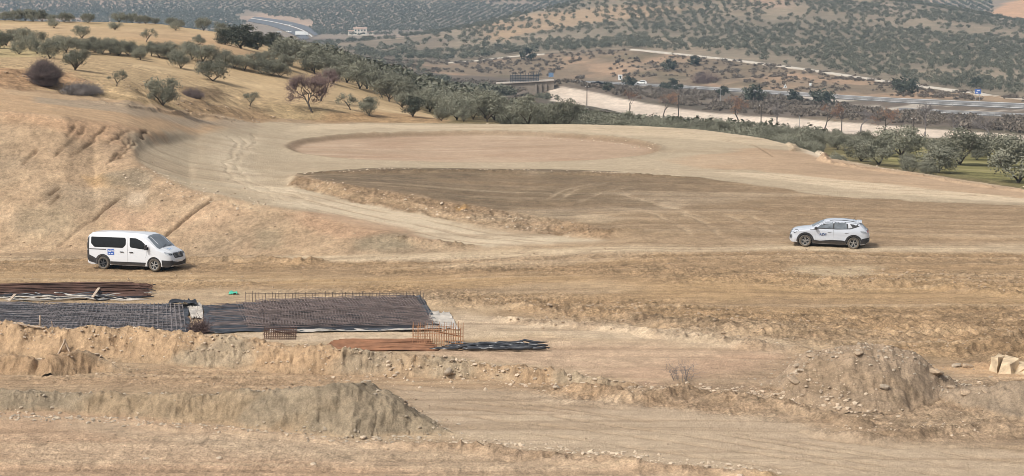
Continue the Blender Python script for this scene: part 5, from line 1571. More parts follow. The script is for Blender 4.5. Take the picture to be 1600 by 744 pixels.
# ------------------------------------------------------------------ building materials on the pad
M["black_film"] = plain("black_plastic_film", (.022, .023, .027), .32, var=.4, vscale=1.6, spec=.6, bump=.6)
M["white_film"] = plain("white_plastic_film", (.40, .36, .31), .5, var=.35, vscale=2.0, bump=.5)
M["rusty"] = plain("rusty_steel", (.15, .115, .105), .85, var=.4, vscale=3)
M["grey_rust"] = plain("grey_steel_bars", (.16, .14, .14), .7, var=.35, vscale=3)
M["red_rust"] = plain("fresh_rust", (.22, .105, .055), .9, var=.3, vscale=2)
M["brown_rust"] = plain("brown_rust", (.095, .05, .036), .9, var=.4, vscale=1.5)
M["orange_rust"] = plain("orange_rust", (.36, .19, .10), .9, var=.3, vscale=3)
M["plank"] = plain("weathered_wood", (.46, .36, .27), .85, var=.3, vscale=5)
M["green_film"] = plain("green_film", (.05, .42, .27), .4, var=.2, vscale=8)
M["rock"] = plain("limestone", (.47, .375, .275), .95, var=.3, vscale=4, bump=.6)
M["dark_rock"] = plain("clay_clod", (.33, .245, .165), .95, var=.3, vscale=5, bump=.6)
M["grey_rock"] = plain("grey_stone", (.33, .265, .195), .95, var=.3, vscale=4, bump=.6)

def bil(P, u, v):
    """bilinear point in a four-cornered patch: near left, near right, far right, far left"""
    a, b, c, d = P
    return ((a[0] * (1 - u) + b[0] * u) * (1 - v) + (d[0] * (1 - u) + c[0] * u) * v, (a[1] * (1 - u) + b[1] * u) * (1 - v) + (d[1] * (1 - u) + c[1] * u) * v)
def film(name, pxs, mat, label, cat="plastic sheet", amp=.06, seed=0, nx=90, ny=50, base=.05, rag=.5, group=None):
    """crumpled plastic film lying on the ground inside a four-cornered patch"""
    P = hits(pxs); rg = np.random.default_rng(seed)
    V = []; 
    for j in range(ny + 1):
        for i in range(nx + 1):
            u, v = i / nx, j / ny
            du = rag * .03 * (vnoise(v * 9, seed + .5, 1) - .5) * (1 if u > .9 or u < .1 else .2); dv = rag * .16 * (vnoise(u * 14, seed + 3.5, 2) - .5) * (1 if v > .85 or v < .15 else .1)
            X, Y = bil(P, u + float(du), v + float(dv))
            w = abs(2 * vnoise(X * 1.1 + seed, Y * 2.6, 3) - 1) + .5 * abs(2 * vnoise(X * 3.1, Y * 5 + seed, 4) - 1)
            V.append((X, Y, gz(X, Y) + base + amp * (float(w) - .3)))
    F = [(j * (nx + 1) + i, j * (nx + 1) + i + 1, (j + 1) * (nx + 1) + i + 1, (j + 1) * (nx + 1) + i) for j in range(ny) for i in range(nx)]
    me = np_mesh(name, np.array(V), np.array(F), True)
    o = link_mesh(name, me, None, mat)
    sm = o.modifiers.new("thickness", 'SOLIDIFY'); sm.thickness = .012; sm.offset = -1
    return tag(o, label, cat, group)
def bar_mat(m, P, nu, nv, h, rad, jitter=.0, u0=0, u1=1, v0=0, v1=1, sag=.03, rg=None, skew=0.0):
    """crossing bars over a patch: nu lengthwise bars and nv crosswise"""
    for i in range(nu):
        v = v0 + (v1 - v0) * i / max(nu - 1, 1); pts = []
        for k in range(15):
            u = u0 + (u1 - u0) * k / 14
            X, Y = bil(P, u, v + (rg.normal() * jitter if rg is not None else 0)); pts.append((X, Y, gz(X, Y) + h + sag * math.sin(k * 1.7 + i)))
        m.tube(pts, rad, 4)
    for i in range(nv):
        u = u0 + (u1 - u0) * i / max(nv - 1, 1); pts = []
        for k in range(7):
            v = v0 + (v1 - v0) * k / 6
            X, Y = bil(P, u + skew * v, v); pts.append((X, Y, gz(X, Y) + h + rad * 2 + sag * math.sin(k * 1.3 + i * .4)))
        m.tube(pts, rad, 4)
rg = np.random.default_rng(9)
padL = [(-120, 528), (300, 532), (292, 477), (-60, 474)]
padR = [(322, 522), (690, 517), (655, 468), (318, 477)]
film("plastic_sheet", padL, M["black_film"], "black plastic sheet under the long grey steel mesh at the pad's left end", amp=.10, seed=1, nx=130, ny=60)
film("plastic_sheet", [(320, 521), (694, 518), (658, 466), (317, 478)], M["black_film"], "black plastic sheet under the brownish steel mesh in the middle of the pad", amp=.10, seed=2, nx=130, ny=60)
m = MB(); PL = hits(padL)
bar_mat(m, PL, 24, 56, .16, .017, .002, .02, .98, .10, .96, rg=rg); bar_mat(m, PL, 12, 34, .24, .015, .002, .36, .965, .14, .93, rg=rg)
tag(m.build("steel_mesh", M["grey_rust"]), "long grey welded steel mesh lying in layers on black plastic behind the spoil bank", "steel mesh")
m = MB(); PR = hits(padR)
bar_mat(m, PR, 34, 66, .15, .013, .003, .18, .985, .10, .97, rg=rg, skew=-.03); bar_mat(m, PR, 28, 58, .22, .012, .002, .24, .975, .12, .95, rg=rg, skew=.03); bar_mat(m, PR, 14, 50, .29, .013, .002, .26, .97, .50, .95, rg=rg, skew=-.02)
for i in range(26):
    v = rg.random(); a = bil(PR, .0 + .05 * rg.random(), v); b_ = bil(PR, .34 + .2 * rg.random(), v * .95 + .02); m.tube([(a[0], a[1], gz(*a) + .12), (b_[0], b_[1], gz(*b_) + .2)], .012, 4)
tag(m.build("steel_mesh", M["rusty"]), "brownish welded steel mesh stacked with loose bar ends at its left side", "steel mesh")
def strips(name, pxs, label, cat, mat, n, amp, seed, hh=.05, w=.12, group=None):
    """a bundle of loose crumpled film strips or pipes laid lengthwise"""
    P = hits(pxs); r2 = np.random.default_rng(seed); m = MB()
    for i in range(n):
        v = r2.random(); a, b_ = sorted(r2.random(2)); a *= .6; b_ = min(1, b_ * .4 + .62); pts = []; rad = []
        for k in range(14):
            u = a + (b_ - a) * k / 13
            X, Y = bil(P, u, v + .12 * math.sin(k * .55 + i * 2.1)); pts.append((X, Y, gz(X, Y) + hh + abs(r2.normal()) * amp)); rad.append(w * (.35 + .65 * r2.random()))
        rad[0] *= .3; rad[-1] *= .4
        m.tube(pts, rad, 6)
    return tag(m.build(name, mat, None, True), label, cat, group)
strips("plastic_bundle", [(655, 550), (860, 551), (858, 541), (690, 540)], "crumpled black plastic pipe bundle lying beside the red rusty bars", "plastic bundle", M["black_film"], 13, .035, 3, .10, .075)
strips("plastic_bundle", [(-60, 470), (246, 468), (244, 450), (-60, 460)], "crumpled black and grey plastic strips along the front of the brown bar stack", "plastic bundle", M["black_film"], 16, .06, 4, .05, .07)
strips("plastic_strip", [(-60, 474), (240, 471), (246, 458), (-60, 462)], "dull white plastic strips lying between the brown bar stack and grey mesh", "plastic strip", M["white_film"], 9, .04, 14, .07, .05)
def stack(name, pxs, label, mat, n, hmax, seed, r=.014):
    P = hits(pxs); r2 = np.random.default_rng(seed); m = MB()
    for i in range(n):
        v = r2.random(); u0, u1 = .12 * r2.random(), 1 - .12 * r2.random(); z = hmax * (1 - abs(2 * v - 1)) * r2.random() + .05; pts = []
        for k in range(9):
            u = u0 + (u1 - u0) * k / 8; X, Y = bil(P, u, v); pts.append((X, Y, gz(X, Y) + z + .02 * math.sin(k + i)))
        m.tube(pts, r, 4)
    return tag(m.build(name, mat), label, "steel bars")
stack("steel_bar_bundle", [(-80, 466), (238, 462), (240, 449), (-80, 455)], "long dark brown bundle of rusty bars lying behind the grey mesh", M["brown_rust"], 260, .45, 5, .017)
stack("steel_bar_bundle", [(500, 545), (690, 548), (665, 531), (540, 530)], "reddish rusty bar bundle lying behind the spoil bank beside black plastic", M["red_rust"], 300, .12, 6, .02)
film("plastic_sheet", [(664, 516), (718, 517), (702, 488), (672, 489)], M["white_film"], "creased white plastic sheet at the right end of the brownish mesh", amp=.07, seed=5, nx=60, ny=50, rag=1.0)
film("plastic_sheet", [(300, 500), (318, 500), (316, 476), (292, 476)], M["white_film"], "torn whitish plastic sheet between the two steel meshes", amp=.14, seed=6, nx=30, ny=30, rag=2)
film("plastic_sheet", [(420, 522), (690, 518.5), (684, 514.5), (420, 517.5)], M["white_film"], "narrow whitish plastic edge along the front of the brownish mesh", amp=.05, seed=8, nx=90, ny=10, rag=2, base=.07)
film("plastic_sheet", [(262, 480), (308, 479), (306, 473), (266, 474)], M["black_film"], "folded flap of black plastic at the far right corner of the grey mesh", amp=.2, seed=9, nx=30, ny=12, rag=2, base=.18)
film("plastic_scrap", [(357, 460), (371, 460), (370, 456), (360, 456)], M["green_film"], "small bright green plastic scrap lying on the bare ground", "plastic scrap", amp=.12, seed=10, nx=12, ny=10, rag=2, base=.06)
def cage(name, x0, x1, pyb, h, dpx, label, mat, nv, nh, seed, brace=True):
    """low rebar cage: two upright grids of bars joined by ties"""
    a = hit(x0, pyb, ZG); b_ = hit(x1, pyb, ZG); m = MB()
    for off in (0, dpx):
        for i in range(nv):
            t = i / (nv - 1); X = a[0] + (b_[0] - a[0]) * t; Y = a[1] + (b_[1] - a[1]) * t + off; z = gz(X, Y); m.tube([(X, Y, z - .02), (X + .01 * math.sin(i), Y, z + h * (1 + .08 * math.sin(i * 2.3 + seed)))], .011, 4)
        for j in range(nh):
            z0 = h * (.12 + .75 * j / max(nh - 1, 1)); m.tube([(a[0], a[1] + off, gz(*a) + z0), ((a[0] + b_[0]) / 2, (a[1] + b_[1]) / 2 + off, gz((a[0] + b_[0]) / 2, a[1]) + z0 - .02), (b_[0], b_[1] + off, gz(*b_) + z0)], .011, 4)
    if dpx > 0:
        for i in range(0, nv, 3):
            t = i / (nv - 1); X = a[0] + (b_[0] - a[0]) * t; Y = a[1] + (b_[1] - a[1]) * t; m.tube([(X, Y, gz(X, Y) + h * .5), (X, Y + dpx, gz(X, Y) + h * .5)], .01, 4)
    if brace: m.tube([(a[0] + (b_[0] - a[0]) * .3, a[1], gz(*a) + h * .85), (a[0] + (b_[0] - a[0]) * .95, a[1] + dpx, gz(*b_) + h * .3)], .03, 5)
    return tag(m.build(name, mat), label, "rebar cage")
cage("rebar_cage", 411, 462, 531, .48, .5, "dark low rebar cage in front of the brownish mesh", M["brown_rust"], 19, 3, 1)
cage("rebar_cage", 645, 723, 541, .85, .8, "orange rebar cage standing above the red bar bundle", M["orange_rust"], 22, 3, 2)
cage("rebar_grid", 384, 662, 472, .50, 0, "long upright rebar grid standing along the far edge of the brownish mesh", M["rusty"], 54, 2, 3, False)

def plank(px0, py0, px1, py1, w, t, label, z0=.05, z1=.05, A=None, name="wooden_plank", cat="plank"):
    A = ZTOP if A is None else A
    a = hit(px0, py0, A); b_ = hit(px1, py1, A)
    p = Vector((a[0], a[1], float(lookup(A, *a)) + z0)); q = Vector((b_[0], b_[1], float(lookup(A, *b_)) + z1))
    d = q - p; m = MB(); rot = d.to_track_quat('X', 'Z').to_matrix()
    m.box((p + q) / 2, (d.length, w, t), rot)
    return tag(m.build(name, M["plank"], None, False, .006), label, cat)
plank(20, 507, 70, 514, .12, .04, "long pale plank lying along the top of the spoil bank at the left")
plank(96, 514, 128, 519, .12, .04, "short pale plank wedged into the notch of the spoil bank")
def stake(px, py, h, w, label, lean=(0, 0), A=None):
    A = ZTOP if A is None else A
    X, Y = hit(px, py, A); z = float(lookup(A, X, Y)); m = MB()
    m.tube([(X, Y, z - .1), (X + lean[0], Y + lean[1], z + h)], w, 4)
    return tag(m.build("wooden_stake", M["plank"]), label, "stake")
stake(63, 511, .5, .03, "pale upright wooden stake on the spoil bank before the grey mesh")
stake(83, 512, .28, .02, "thin dark leaning stake right of the pale upright one on the bank", (-.06, 0))
for x0, y0, x1, y1, lab in [(14, 479, 24, 469, "pale board leaning on the left end of the grey mesh"), (145, 472, 155, 459, "short pale board leaning on the plastic strips behind the grey mesh")]:
    plank(x0, y0, x1, y1, .13, .04, lab, .25, .3, ZG)
# three pale sticks set up as a small tripod
X, Y = hit(101, 551, ZTOP); z = float(lookup(ZTOP, X, Y)); m = MB()
for dx, dy in ((-.26, -.05), (.24, -.02), (.02, .22)): m.tube([(X + dx, Y + dy, z - .06), (X + .02, Y, z + .5)], [.045, .035], 5)
m.tube([(X + .01, Y - .02, z + .44), (X + .03, Y - .02, z + .56)], .05, 5)
tag(m.build("stick_tripod", M["plank"]), "small pale tripod of sticks standing on the crumbled soil heap", "tripod")

# ------------------------------------------------------------------ rocks and rubble
def rock_mesh(name, rg, sx, sy, sz, mat, rnd=.25):
    bm = bmesh.new(); bmesh.ops.create_icosphere(bm, subdivisions=3, radius=.5)
    o = rg.random(3) * 50; pl = [Vector(rg.normal(size=3)).normalized() for _ in range(9)]
    for v in bm.verts:
        d = v.co.normalized(); r = min([.42 + .25 * rg_ for rg_ in [abs(1)]] + [(.36 + .08 * (k % 3)) / max(d.dot(p), .05) for k, p in enumerate(pl)]); r = min(r, .6)
        r *= 1 + rnd * .5 * float(fbm(d.x * 2.2 + o[0] + d.z, d.y * 2.2 + o[1] - d.z * .7, 2, 3))
        v.co = Vector((d.x * r * sx, d.y * r * sy, d.z * r * sz))
    me = bpy.data.meshes.new(name); bm.to_mesh(me); bm.free(); me.materials.append(mat); smooth_mesh(me, 28)
    return me
ROCKS = [rock_mesh("rock", np.random.default_rng(300 + i), 1 + .4 * (i % 2), 1, .72 + .1 * (i % 3), M[["rock", "grey_rock", "dark_rock"][i % 3]]) for i in range(9)]
def put_rock(px, py, wpx, kind, label, A=None, group=None, i=0, flat=1.0, name="rock"):
    A = ZTOP if A is None else A
    X, Y = hit(px, py, A); me = ROCKS[{"rock": 0, "grey": 1, "dark": 2}[kind] + 3 * (i % 3)]
    o = link_mesh(name, me); s = wpx * Y / FPX; o.scale = (s, s, s * flat); o.rotation_euler = (random.uniform(-.3, .3), random.uniform(-.3, .3), random.uniform(0, 6.28))
    o.location = (X, Y, float(lookup(A, X, Y)) + s * .10 * flat)
    return tag(o, label, "rock", group)
def slab_rock(pts, h, label, mat, seed):
    """angular block outlined by the pixels of its footprint"""
    P = hits(pts); bm = bmesh.new(); r2 = np.random.default_rng(seed)
    lo = [bm.verts.new((p[0], p[1], gz(*p) - .1)) for p in P]; cx, cy = P.mean(0)
    up = [bm.verts.new((cx + (p[0] - cx) * .72 + r2.normal() * .06, cy + (p[1] - cy) * .72, gz(*p) + h * (.75 + .5 * r2.random()))) for p in P]
    n = len(P); bm.faces.new(up)
    for i in range(n): bm.faces.new((lo[i], lo[(i + 1) % n], up[(i + 1) % n], up[i]))
    bmesh.ops.triangulate(bm, faces=bm.faces); bmesh.ops.subdivide_edges(bm, edges=bm.edges, cuts=2)
    for v in bm.verts: v.co += Vector((r2.normal(), r2.normal(), r2.normal())) * .018
    bmesh.ops.recalc_face_normals(bm, faces=bm.faces)
    me = bpy.data.meshes.new("boulder"); bm.to_mesh(me); bm.free()
    return tag(link_mesh("boulder", me, None, mat), label, "boulder")
M["cream_rock"] = plain("cream_limestone", (.47, .36, .235), .95, var=.35, vscale=3, bump=.9)
slab_rock([(1544, 579), (1558, 582), (1574, 572), (1562, 567), (1550, 571)], .45, "leaning cream limestone slab at the left of the cream boulders", M["cream_rock"], 1)
slab_rock([(1558, 583), (1580, 586), (1592, 581), (1588, 570), (1566, 569)], .42, "largest cream limestone boulder beside the leaning slab", M["cream_rock"], 2)
slab_rock([(1584, 585), (1606, 588), (1612, 577), (1592, 572)], .32, "smaller cream limestone boulder right of the largest one", M["cream_rock"], 3)
for a in [
    (1460, 582, 26, "dark", "long dark clod overhanging the right shoulder of the tall soil cone", 0, .5),
    (1342, 552, 12, "dark", "dark clod lodged in the upper face of the tall soil cone", 1, .6),
    (1381, 606, 13, "grey", "largest grey stone at the foot of the tall soil cone", 0, .8),
    (1486, 607, 15, "dark", "dark clod in the gap right of the tall soil cone", 2, .7),
    (1508, 614, 16, "dark", "dark clod between the tall soil cone and the low grey heap", 0, .7),
    (1540, 612, 12, "dark", "dark clod on the left flank of the low grey heap", 1, .7),
    (1240, 593, 20, "dark", "cracked dark clod slab at the left foot of the tall soil cone", 1, .45),
    (1245, 572, 10, "grey", "grey clod high on the left flank of the tall soil cone", 1, .8),
    (1252, 580, 9, "grey", "grey clod just below the high one on the cone's left flank", 2, .8),
    (1268, 556, 14, "dark", "dark flat clod at the cone's upper left edge", 0, .5),
    (700, 582, 14, "grey", "grey boulder set in the foot of the spoil bank", 0, .9),
    (870, 608, 13, "grey", "grey boulder in the rubble at the spoil bank's right end", 1, .9),
    (1494, 573, 14, "grey", "grey stone beside the small dark rubble right of the cone", 1, .8),
    (1512, 574, 16, "dark", "dark rubble lump in front of the cream boulders", 2, .7),
    (342, 717, 9, "rock", "pale stone on the bare strip at the bottom, near its middle left", 0, .8),
    (228, 717, 7, "rock", "small pale stone on the bare strip left of the other pale ones", 1, .8),
    (489, 726, 9, "rock", "pale stone lying on the bare strip at the bottom edge", 2, .8),
    (567, 684, 9, "rock", "pale stone at the foot of the grey bank's sheared face", 2, .8),
    (690, 318, 6, "rock", "pale stone stuck in the cut edge of the dark field", 1, .8),
]:
    put_rock(a[0], a[1], a[2], a[3], a[4], i=a[5], flat=a[6])
# loose stones: too many to count
r2 = np.random.default_rng(404)
def rubble(name, zones, label, mat, facet=0):
    VV, FF = [], []; b = 0
    tm = []
    for k in range(6):
        bm = bmesh.new(); bmesh.ops.create_icosphere(bm, subdivisions=1, radius=.5)
        for v in bm.verts: v.co = v.co * (1 + .75 * (r2.random() - .5)); v.co.z *= .75
        bm.verts.ensure_lookup_table()
        tm.append((np.array([v.co[:] for v in bm.verts]), np.array([[v.index for v in f.verts] for f in bm.faces]))); bm.free()
    for pts, n, s0, s1, spread in zones:
        P = hits(pts); seg = np.linalg.norm(np.diff(P, axis=0), axis=1); cum = np.concatenate([[0], np.cumsum(seg)])
        for _ in range(n):
            t = r2.random() * cum[-1]; X = np.interp(t, cum, P[:, 0]) + r2.normal() * spread; Y = np.interp(t, cum, P[:, 1]) + r2.normal() * spread
            if Y < 40: continue
            s = (s0 * .7 + (s1 - s0 * .7) * r2.random() ** 4) * .85
            V, F = tm[r2.integers(6)]; a = r2.random() * 6.28
            W = np.empty_like(V); W[:, 0] = (V[:, 0] * math.cos(a) - V[:, 1] * math.sin(a)) * s * (.8 + .6 * r2.random()) + X; W[:, 1] = (V[:, 0] * math.sin(a) + V[:, 1] * math.cos(a)) * s + Y; W[:, 2] = V[:, 2] * s * (.6 + .5 * r2.random()) + topz(X, Y) + s * .06
            VV.append(W); FF.append(F + b); b += len(V)
    o = link_mesh(name, np_mesh(name, np.concatenate(VV), np.concatenate(FF)), None, mat)
    return tag(o, label, kind="stuff")
rubble("rubble", [
    ([(-60, 645), (200, 658), (420, 678), (560, 690), (700, 690)], 420, .04, .22, .35),
    ([(700, 690), (850, 702), (1000, 716), (1200, 742)], 520, .05, .26, .4),
    ([(540, 588), (700, 592), (900, 606), (1100, 612), (1250, 625), (1380, 645)], 520, .05, .24, .7),
    ([(1210, 590), (1300, 612), (1400, 610), (1500, 600)], 260, .04, .2, .9),
    ([(1255, 232), (1275, 238), (1290, 245)], 130, .08, .4, .6),
    ([(1290, 246), (1400, 265), (1600, 293)], 220, .05, .25, .4),
    ([(880, 194), (1000, 196), (1100, 203), (1200, 216), (1260, 233)], 200, .06, .26, .4),
    ([(470, 272), (600, 265), (900, 267), (1080, 276)], 300, .05, .26, .35),
    ([(860, 213), (940, 217), (1000, 225), (1020, 230)], 160, .06, .24, .6),
    ([(460, 285), (560, 305), (680, 328), (800, 345), (940, 362)], 300, .05, .24, .7),
    ([(215, 258), (300, 300), (400, 322)], 260, .05, .26, .8),
    ([(1300, 670), (1400, 675), (1560, 660)], 160, .04, .18, .7),
], "loose pale stones along the track edges and bank feet", M["rock"])
M["spoil_clod"] = plain("spoil_clod", (.44, .345, .25), .95, var=.35, vscale=2.2, bump=.6)
M["grey_clod"] = plain("grey_spoil_clod", (.345, .285, .215), .95, var=.35, vscale=2.2, bump=.6)
rubble("spoil_rubble", [
    ([(-60, 512), (120, 524), (300, 532), (480, 545), (700, 566), (900, 588)], 800, .03, .18, .35),
    ([(-60, 545), (120, 552), (200, 560), (480, 578), (700, 588), (900, 604)], 900, .03, .2, .35),
    ([(-60, 530), (300, 552), (600, 570), (850, 590)], 500, .04, .2, .3),
    ([(-40, 562), (60, 570), (130, 562), (190, 584)], 300, .04, .2, .6),
    ([(880, 592), (1000, 606), (1120, 606), (1240, 626), (1360, 650)], 600, .04, .24, .5),
], "crumbled tan lumps over the long spoil bank", M["spoil_clod"])
rubble("spoil_rubble", [
    ([(-60, 612), (200, 620), (420, 618), (540, 610), (600, 622), (690, 670)], 800, .03, .18, .3),
    ([(-60, 648), (200, 660), (420, 676), (560, 686), (700, 682)], 900, .03, .2, .35),
    ([(-60, 630), (200, 640), (420, 650), (560, 650), (640, 660)], 600, .04, .2, .4),
    ([(1230, 580), (1290, 560), (1350, 552), (1420, 565), (1480, 595)], 500, .03, .14, .9),
    ([(1200, 600), (1290, 608), (1380, 616), (1480, 614), (1560, 616)], 600, .03, .18, .6),
    ([(1490, 620), (1560, 612), (1650, 616)], 260, .04, .2, .7),
], "crumbled grey lumps over the grey spoil bank and the soil cone", M["grey_clod"])
rubble("clods", [
    ([(-60, 700), (300, 710), (700, 725), (1000, 740)], 500, .03, .13, 2.5),
    ([(-40, 585), (300, 590), (560, 600)], 260, .04, .2, 1.6),
    ([(640, 465), (800, 475), (1000, 485), (1200, 500), (1320, 512)], 600, .05, .24, 1.3),
    ([(800, 497), (930, 506), (1100, 522), (1260, 544)], 420, .05, .24, .8),
    ([(1260, 425), (1400, 432), (1600, 446)], 420, .05, .22, 1.2),
    ([(560, 402), (900, 404), (1240, 396), (1600, 402)], 420, .04, .2, 1.2),
    ([(1450, 540), (1600, 520), (1700, 520)], 340, .05, .24, 1.8),
    ([(0, 440), (300, 436), (600, 446)], 240, .04, .18, 1.2),
    ([(1250, 610), (1350, 590), (1450, 600)], 260, .04, .22, 1.0),
    ([(420, 600), (560, 615), (680, 665)], 300, .04, .22, .7),
    ([(60, 330), (200, 330), (400, 370), (560, 385)], 360, .05, .22, 4.0),
    ([(20, 118), (120, 135), (280, 160), (420, 180)], 260, .06, .4, 1.5),
], "brown clods of earth strewn over the churned parts of the site", M["dark_rock"])
# ------------------------------------------------------------------ roads of the valley
M["asphalt"] = plain("asphalt", (.15, .145, .14), .9, var=.2, vscale=.4)
M["far_asphalt"] = plain("motorway_asphalt", (.12, .12, .125), .9, var=.15, vscale=.1)
M["lane"] = plain("pale_gravel_lane", (.50, .44, .36), .95, var=.2, vscale=.5)
M["mark"] = plain("road_paint", (.7, .69, .66), .7, var=.1)
M["galv"] = plain("galvanised_steel", (.34, .33, .32), .6, metal=.3, var=.2, vscale=.5)
M["dark_wood"] = plain("tarred_pole_wood", (.075, .058, .048), .9, var=.3, vscale=2)
M["concrete"] = plain("pale_concrete", (.22, .185, .15), .9, var=.18, vscale=.6)
M["cream_wall"] = plain("limewashed_wall", (.72, .66, .58), .9, var=.1, vscale=.4)
M["deck_stone"] = plain("deck_stone", (.36, .31, .26), .9, var=.15, vscale=.6)
M["tile"] = plain("clay_roof", (.36, .25, .19), .9, var=.3, vscale=.6)
M["dark_net"] = plain("dark_net", (.05, .065, .085), .9, var=.3, vscale=1)
M["sign_white"] = plain("sign_white", (.72, .72, .70), .5, var=.06)
M["sign_blue"] = plain("sign_blue", (.06, .14, .42), .5, var=.12)
M["sign_pale_blue"] = plain("sign_faded_blue", (.14, .22, .34), .6, var=.15)
M["sign_black"] = plain("sign_black", (.03, .03, .03), .5)
M["sign_red"] = plain("sign_red", (.5, .06, .05), .5)

def ribbon(name, near, far, mat, label, lift=.25, n=160, thick=.35, t0=0.0, t1=1.0):
    """a road laid between two edge lines given in photo pixels"""
    def res(P):
        P = np.array(P, dtype=float); d = np.concatenate([[0], np.cumsum(np.linalg.norm(np.diff(P, axis=0), axis=1))]); t = np.linspace(0, d[-1], n)
        return np.interp(t, d, P[:, 0]), np.interp(t, d, P[:, 1])
    ax, ay = res(near); bx, by = res(far)
    k = np.ones(15) / 15
    sm = lambda a: np.convolve(np.pad(a, 7, mode='edge'), k, 'valid')
    A = np.array([hit(x, y, ZG) for x, y in zip(ax, ay)]); B = np.array([hit(x, y, ZG) for x, y in zip(bx, by)])
    A = np.stack([sm(A[:, 0]), sm(A[:, 1])], 1); B = np.stack([sm(B[:, 0]), sm(B[:, 1])], 1)
    za = sm(lookup(ZG, A[:, 0], A[:, 1])) + lift; zb = sm(lookup(ZG, B[:, 0], B[:, 1])) + lift
    za = np.maximum(za, lookup(ZG, A[:, 0], A[:, 1]) + .08); zb = np.maximum(zb, lookup(ZG, B[:, 0], B[:, 1]) + .08)
    A3 = np.column_stack([A, za]); B3 = np.column_stack([B, zb])
    A3, B3 = A3 + (B3 - A3) * t0, A3 + (B3 - A3) * t1
    V = np.concatenate([A3, B3, A3 - [0, 0, thick], B3 - [0, 0, thick]])
    i = np.arange(n - 1)
    F = np.concatenate([np.stack([i, i + 1, n + i + 1, n + i], 1), np.stack([2 * n + i, 2 * n + i + 1, i + 1, i], 1), np.stack([n + i, n + i + 1, 3 * n + i + 1, 3 * n + i], 1)])
    o = link_mesh(name, np_mesh(name, V, F, False), None, mat)
    if label: tag(o, label, kind="structure")
    return A3, B3
up_near = [(880, 128.5), (1000, 134.5), (1100, 140.5), (1200, 147), (1300, 154), (1400, 161), (1500, 166), (1600, 171), (1760, 180)]
up_far = [(880, 126), (1000, 131), (1100, 136.5), (1200, 142), (1300, 148.5), (1400, 154.5), (1500, 158.5), (1600, 162.5), (1760, 170)]
HA, HB = ribbon("highway", up_near, up_far, M["asphalt"], "grey asphalt highway crossing the valley below the scrub slope")
ribbon("road_marking", up_near, up_far, M["mark"], "pale edge line of the highway", .262, 160, .02, .06, .12)
ribbon("road_marking", up_near, up_far, M["mark"], "pale far edge line of the highway", .262, 160, .02, .90, .95)
lo_near = [(1400, 173.5), (1460, 177), (1530, 181), (1600, 184), (1760, 193)]
lo_far = [(1400, 169.5), (1460, 172.5), (1530, 175.5), (1600, 178.5), (1760, 187)]
LA, LB = ribbon("highway", lo_near, lo_far, M["asphalt"], "lower carriageway of the grey highway beyond the pale cutting")
ribbon("road_marking", lo_near, lo_far, M["mark"], "pale edge line of the lower carriageway", .262, 160, .02, .06, .13)
ribbon("service_lane", [(974, 78), (1040, 84.5), (1100, 90.5), (1200, 102.5), (1300, 117), (1400, 132), (1500, 145.5), (1600, 157.5), (1760, 172)], [(978, 76.3), (1040, 82.2), (1100, 88.2), (1200, 99.8), (1300, 114), (1400, 129), (1500, 142), (1600, 153.5), (1760, 168)], M["lane"], "pale gravel service lane along the foot of the far olive hill", .3)
ribbon("service_lane", [(690, 100), (740, 97.5), (800, 90), (856, 86)], [(690, 98.6), (740, 96), (800, 88.4), (856, 84)], M["lane"], "pale farm lane left of the brown scrub slope", .3, 60)
mw = dict(mat=M["far_asphalt"], lift=.6)
ribbon("motorway", [(383, 33), (420, 40), (446, 49), (470, 60), (476, 66)], [(388, 29.5), (424, 35.5), (454, 43), (478, 52), (486, 62)], label="left carriageway of the distant motorway", n=60, **mw)
ribbon("motorway", [(390, 28.3), (428, 34), (458, 41), (484, 50), (494, 60)], [(394, 26), (432, 31), (466, 37.5), (494, 46), (503, 56)], label="right carriageway of the distant motorway", n=60, **mw)
ribbon("road_marking", [(388, 29.5), (424, 35.5), (454, 43), (478, 52), (486, 62)], [(390, 28.3), (428, 34), (458, 41), (484, 50), (494, 60)], M["mark"], "pale central reserve of the distant motorway", .8, 60, .3, .42, .58)

def rail(A3, B3, i0, i1, label, side=-.6, step=4):
    m = MB(); P = []
    for i in range(i0, i1):
        d = (B3[i] - A3[i]); d = d / np.linalg.norm(d); p = A3[i] + d * side; P.append(p)
    P = np.array(P)
    for z in (.45, .75): m.tube([(p[0], p[1], p[2] + z) for p in P], .11, 4)
    for p in P[::step]: m.box((p[0], p[1], p[2] + .15), (.12, .12, 1.1))
    tag(m.build("guardrail", M["galv"]), label, "guardrail")
rail(HA, HB, 22, 158, "grey guardrail along the near side of the upper highway carriageway")
rail(LA, LB, 4, 156, "grey guardrail along the near side of the lower highway carriageway", -.5)

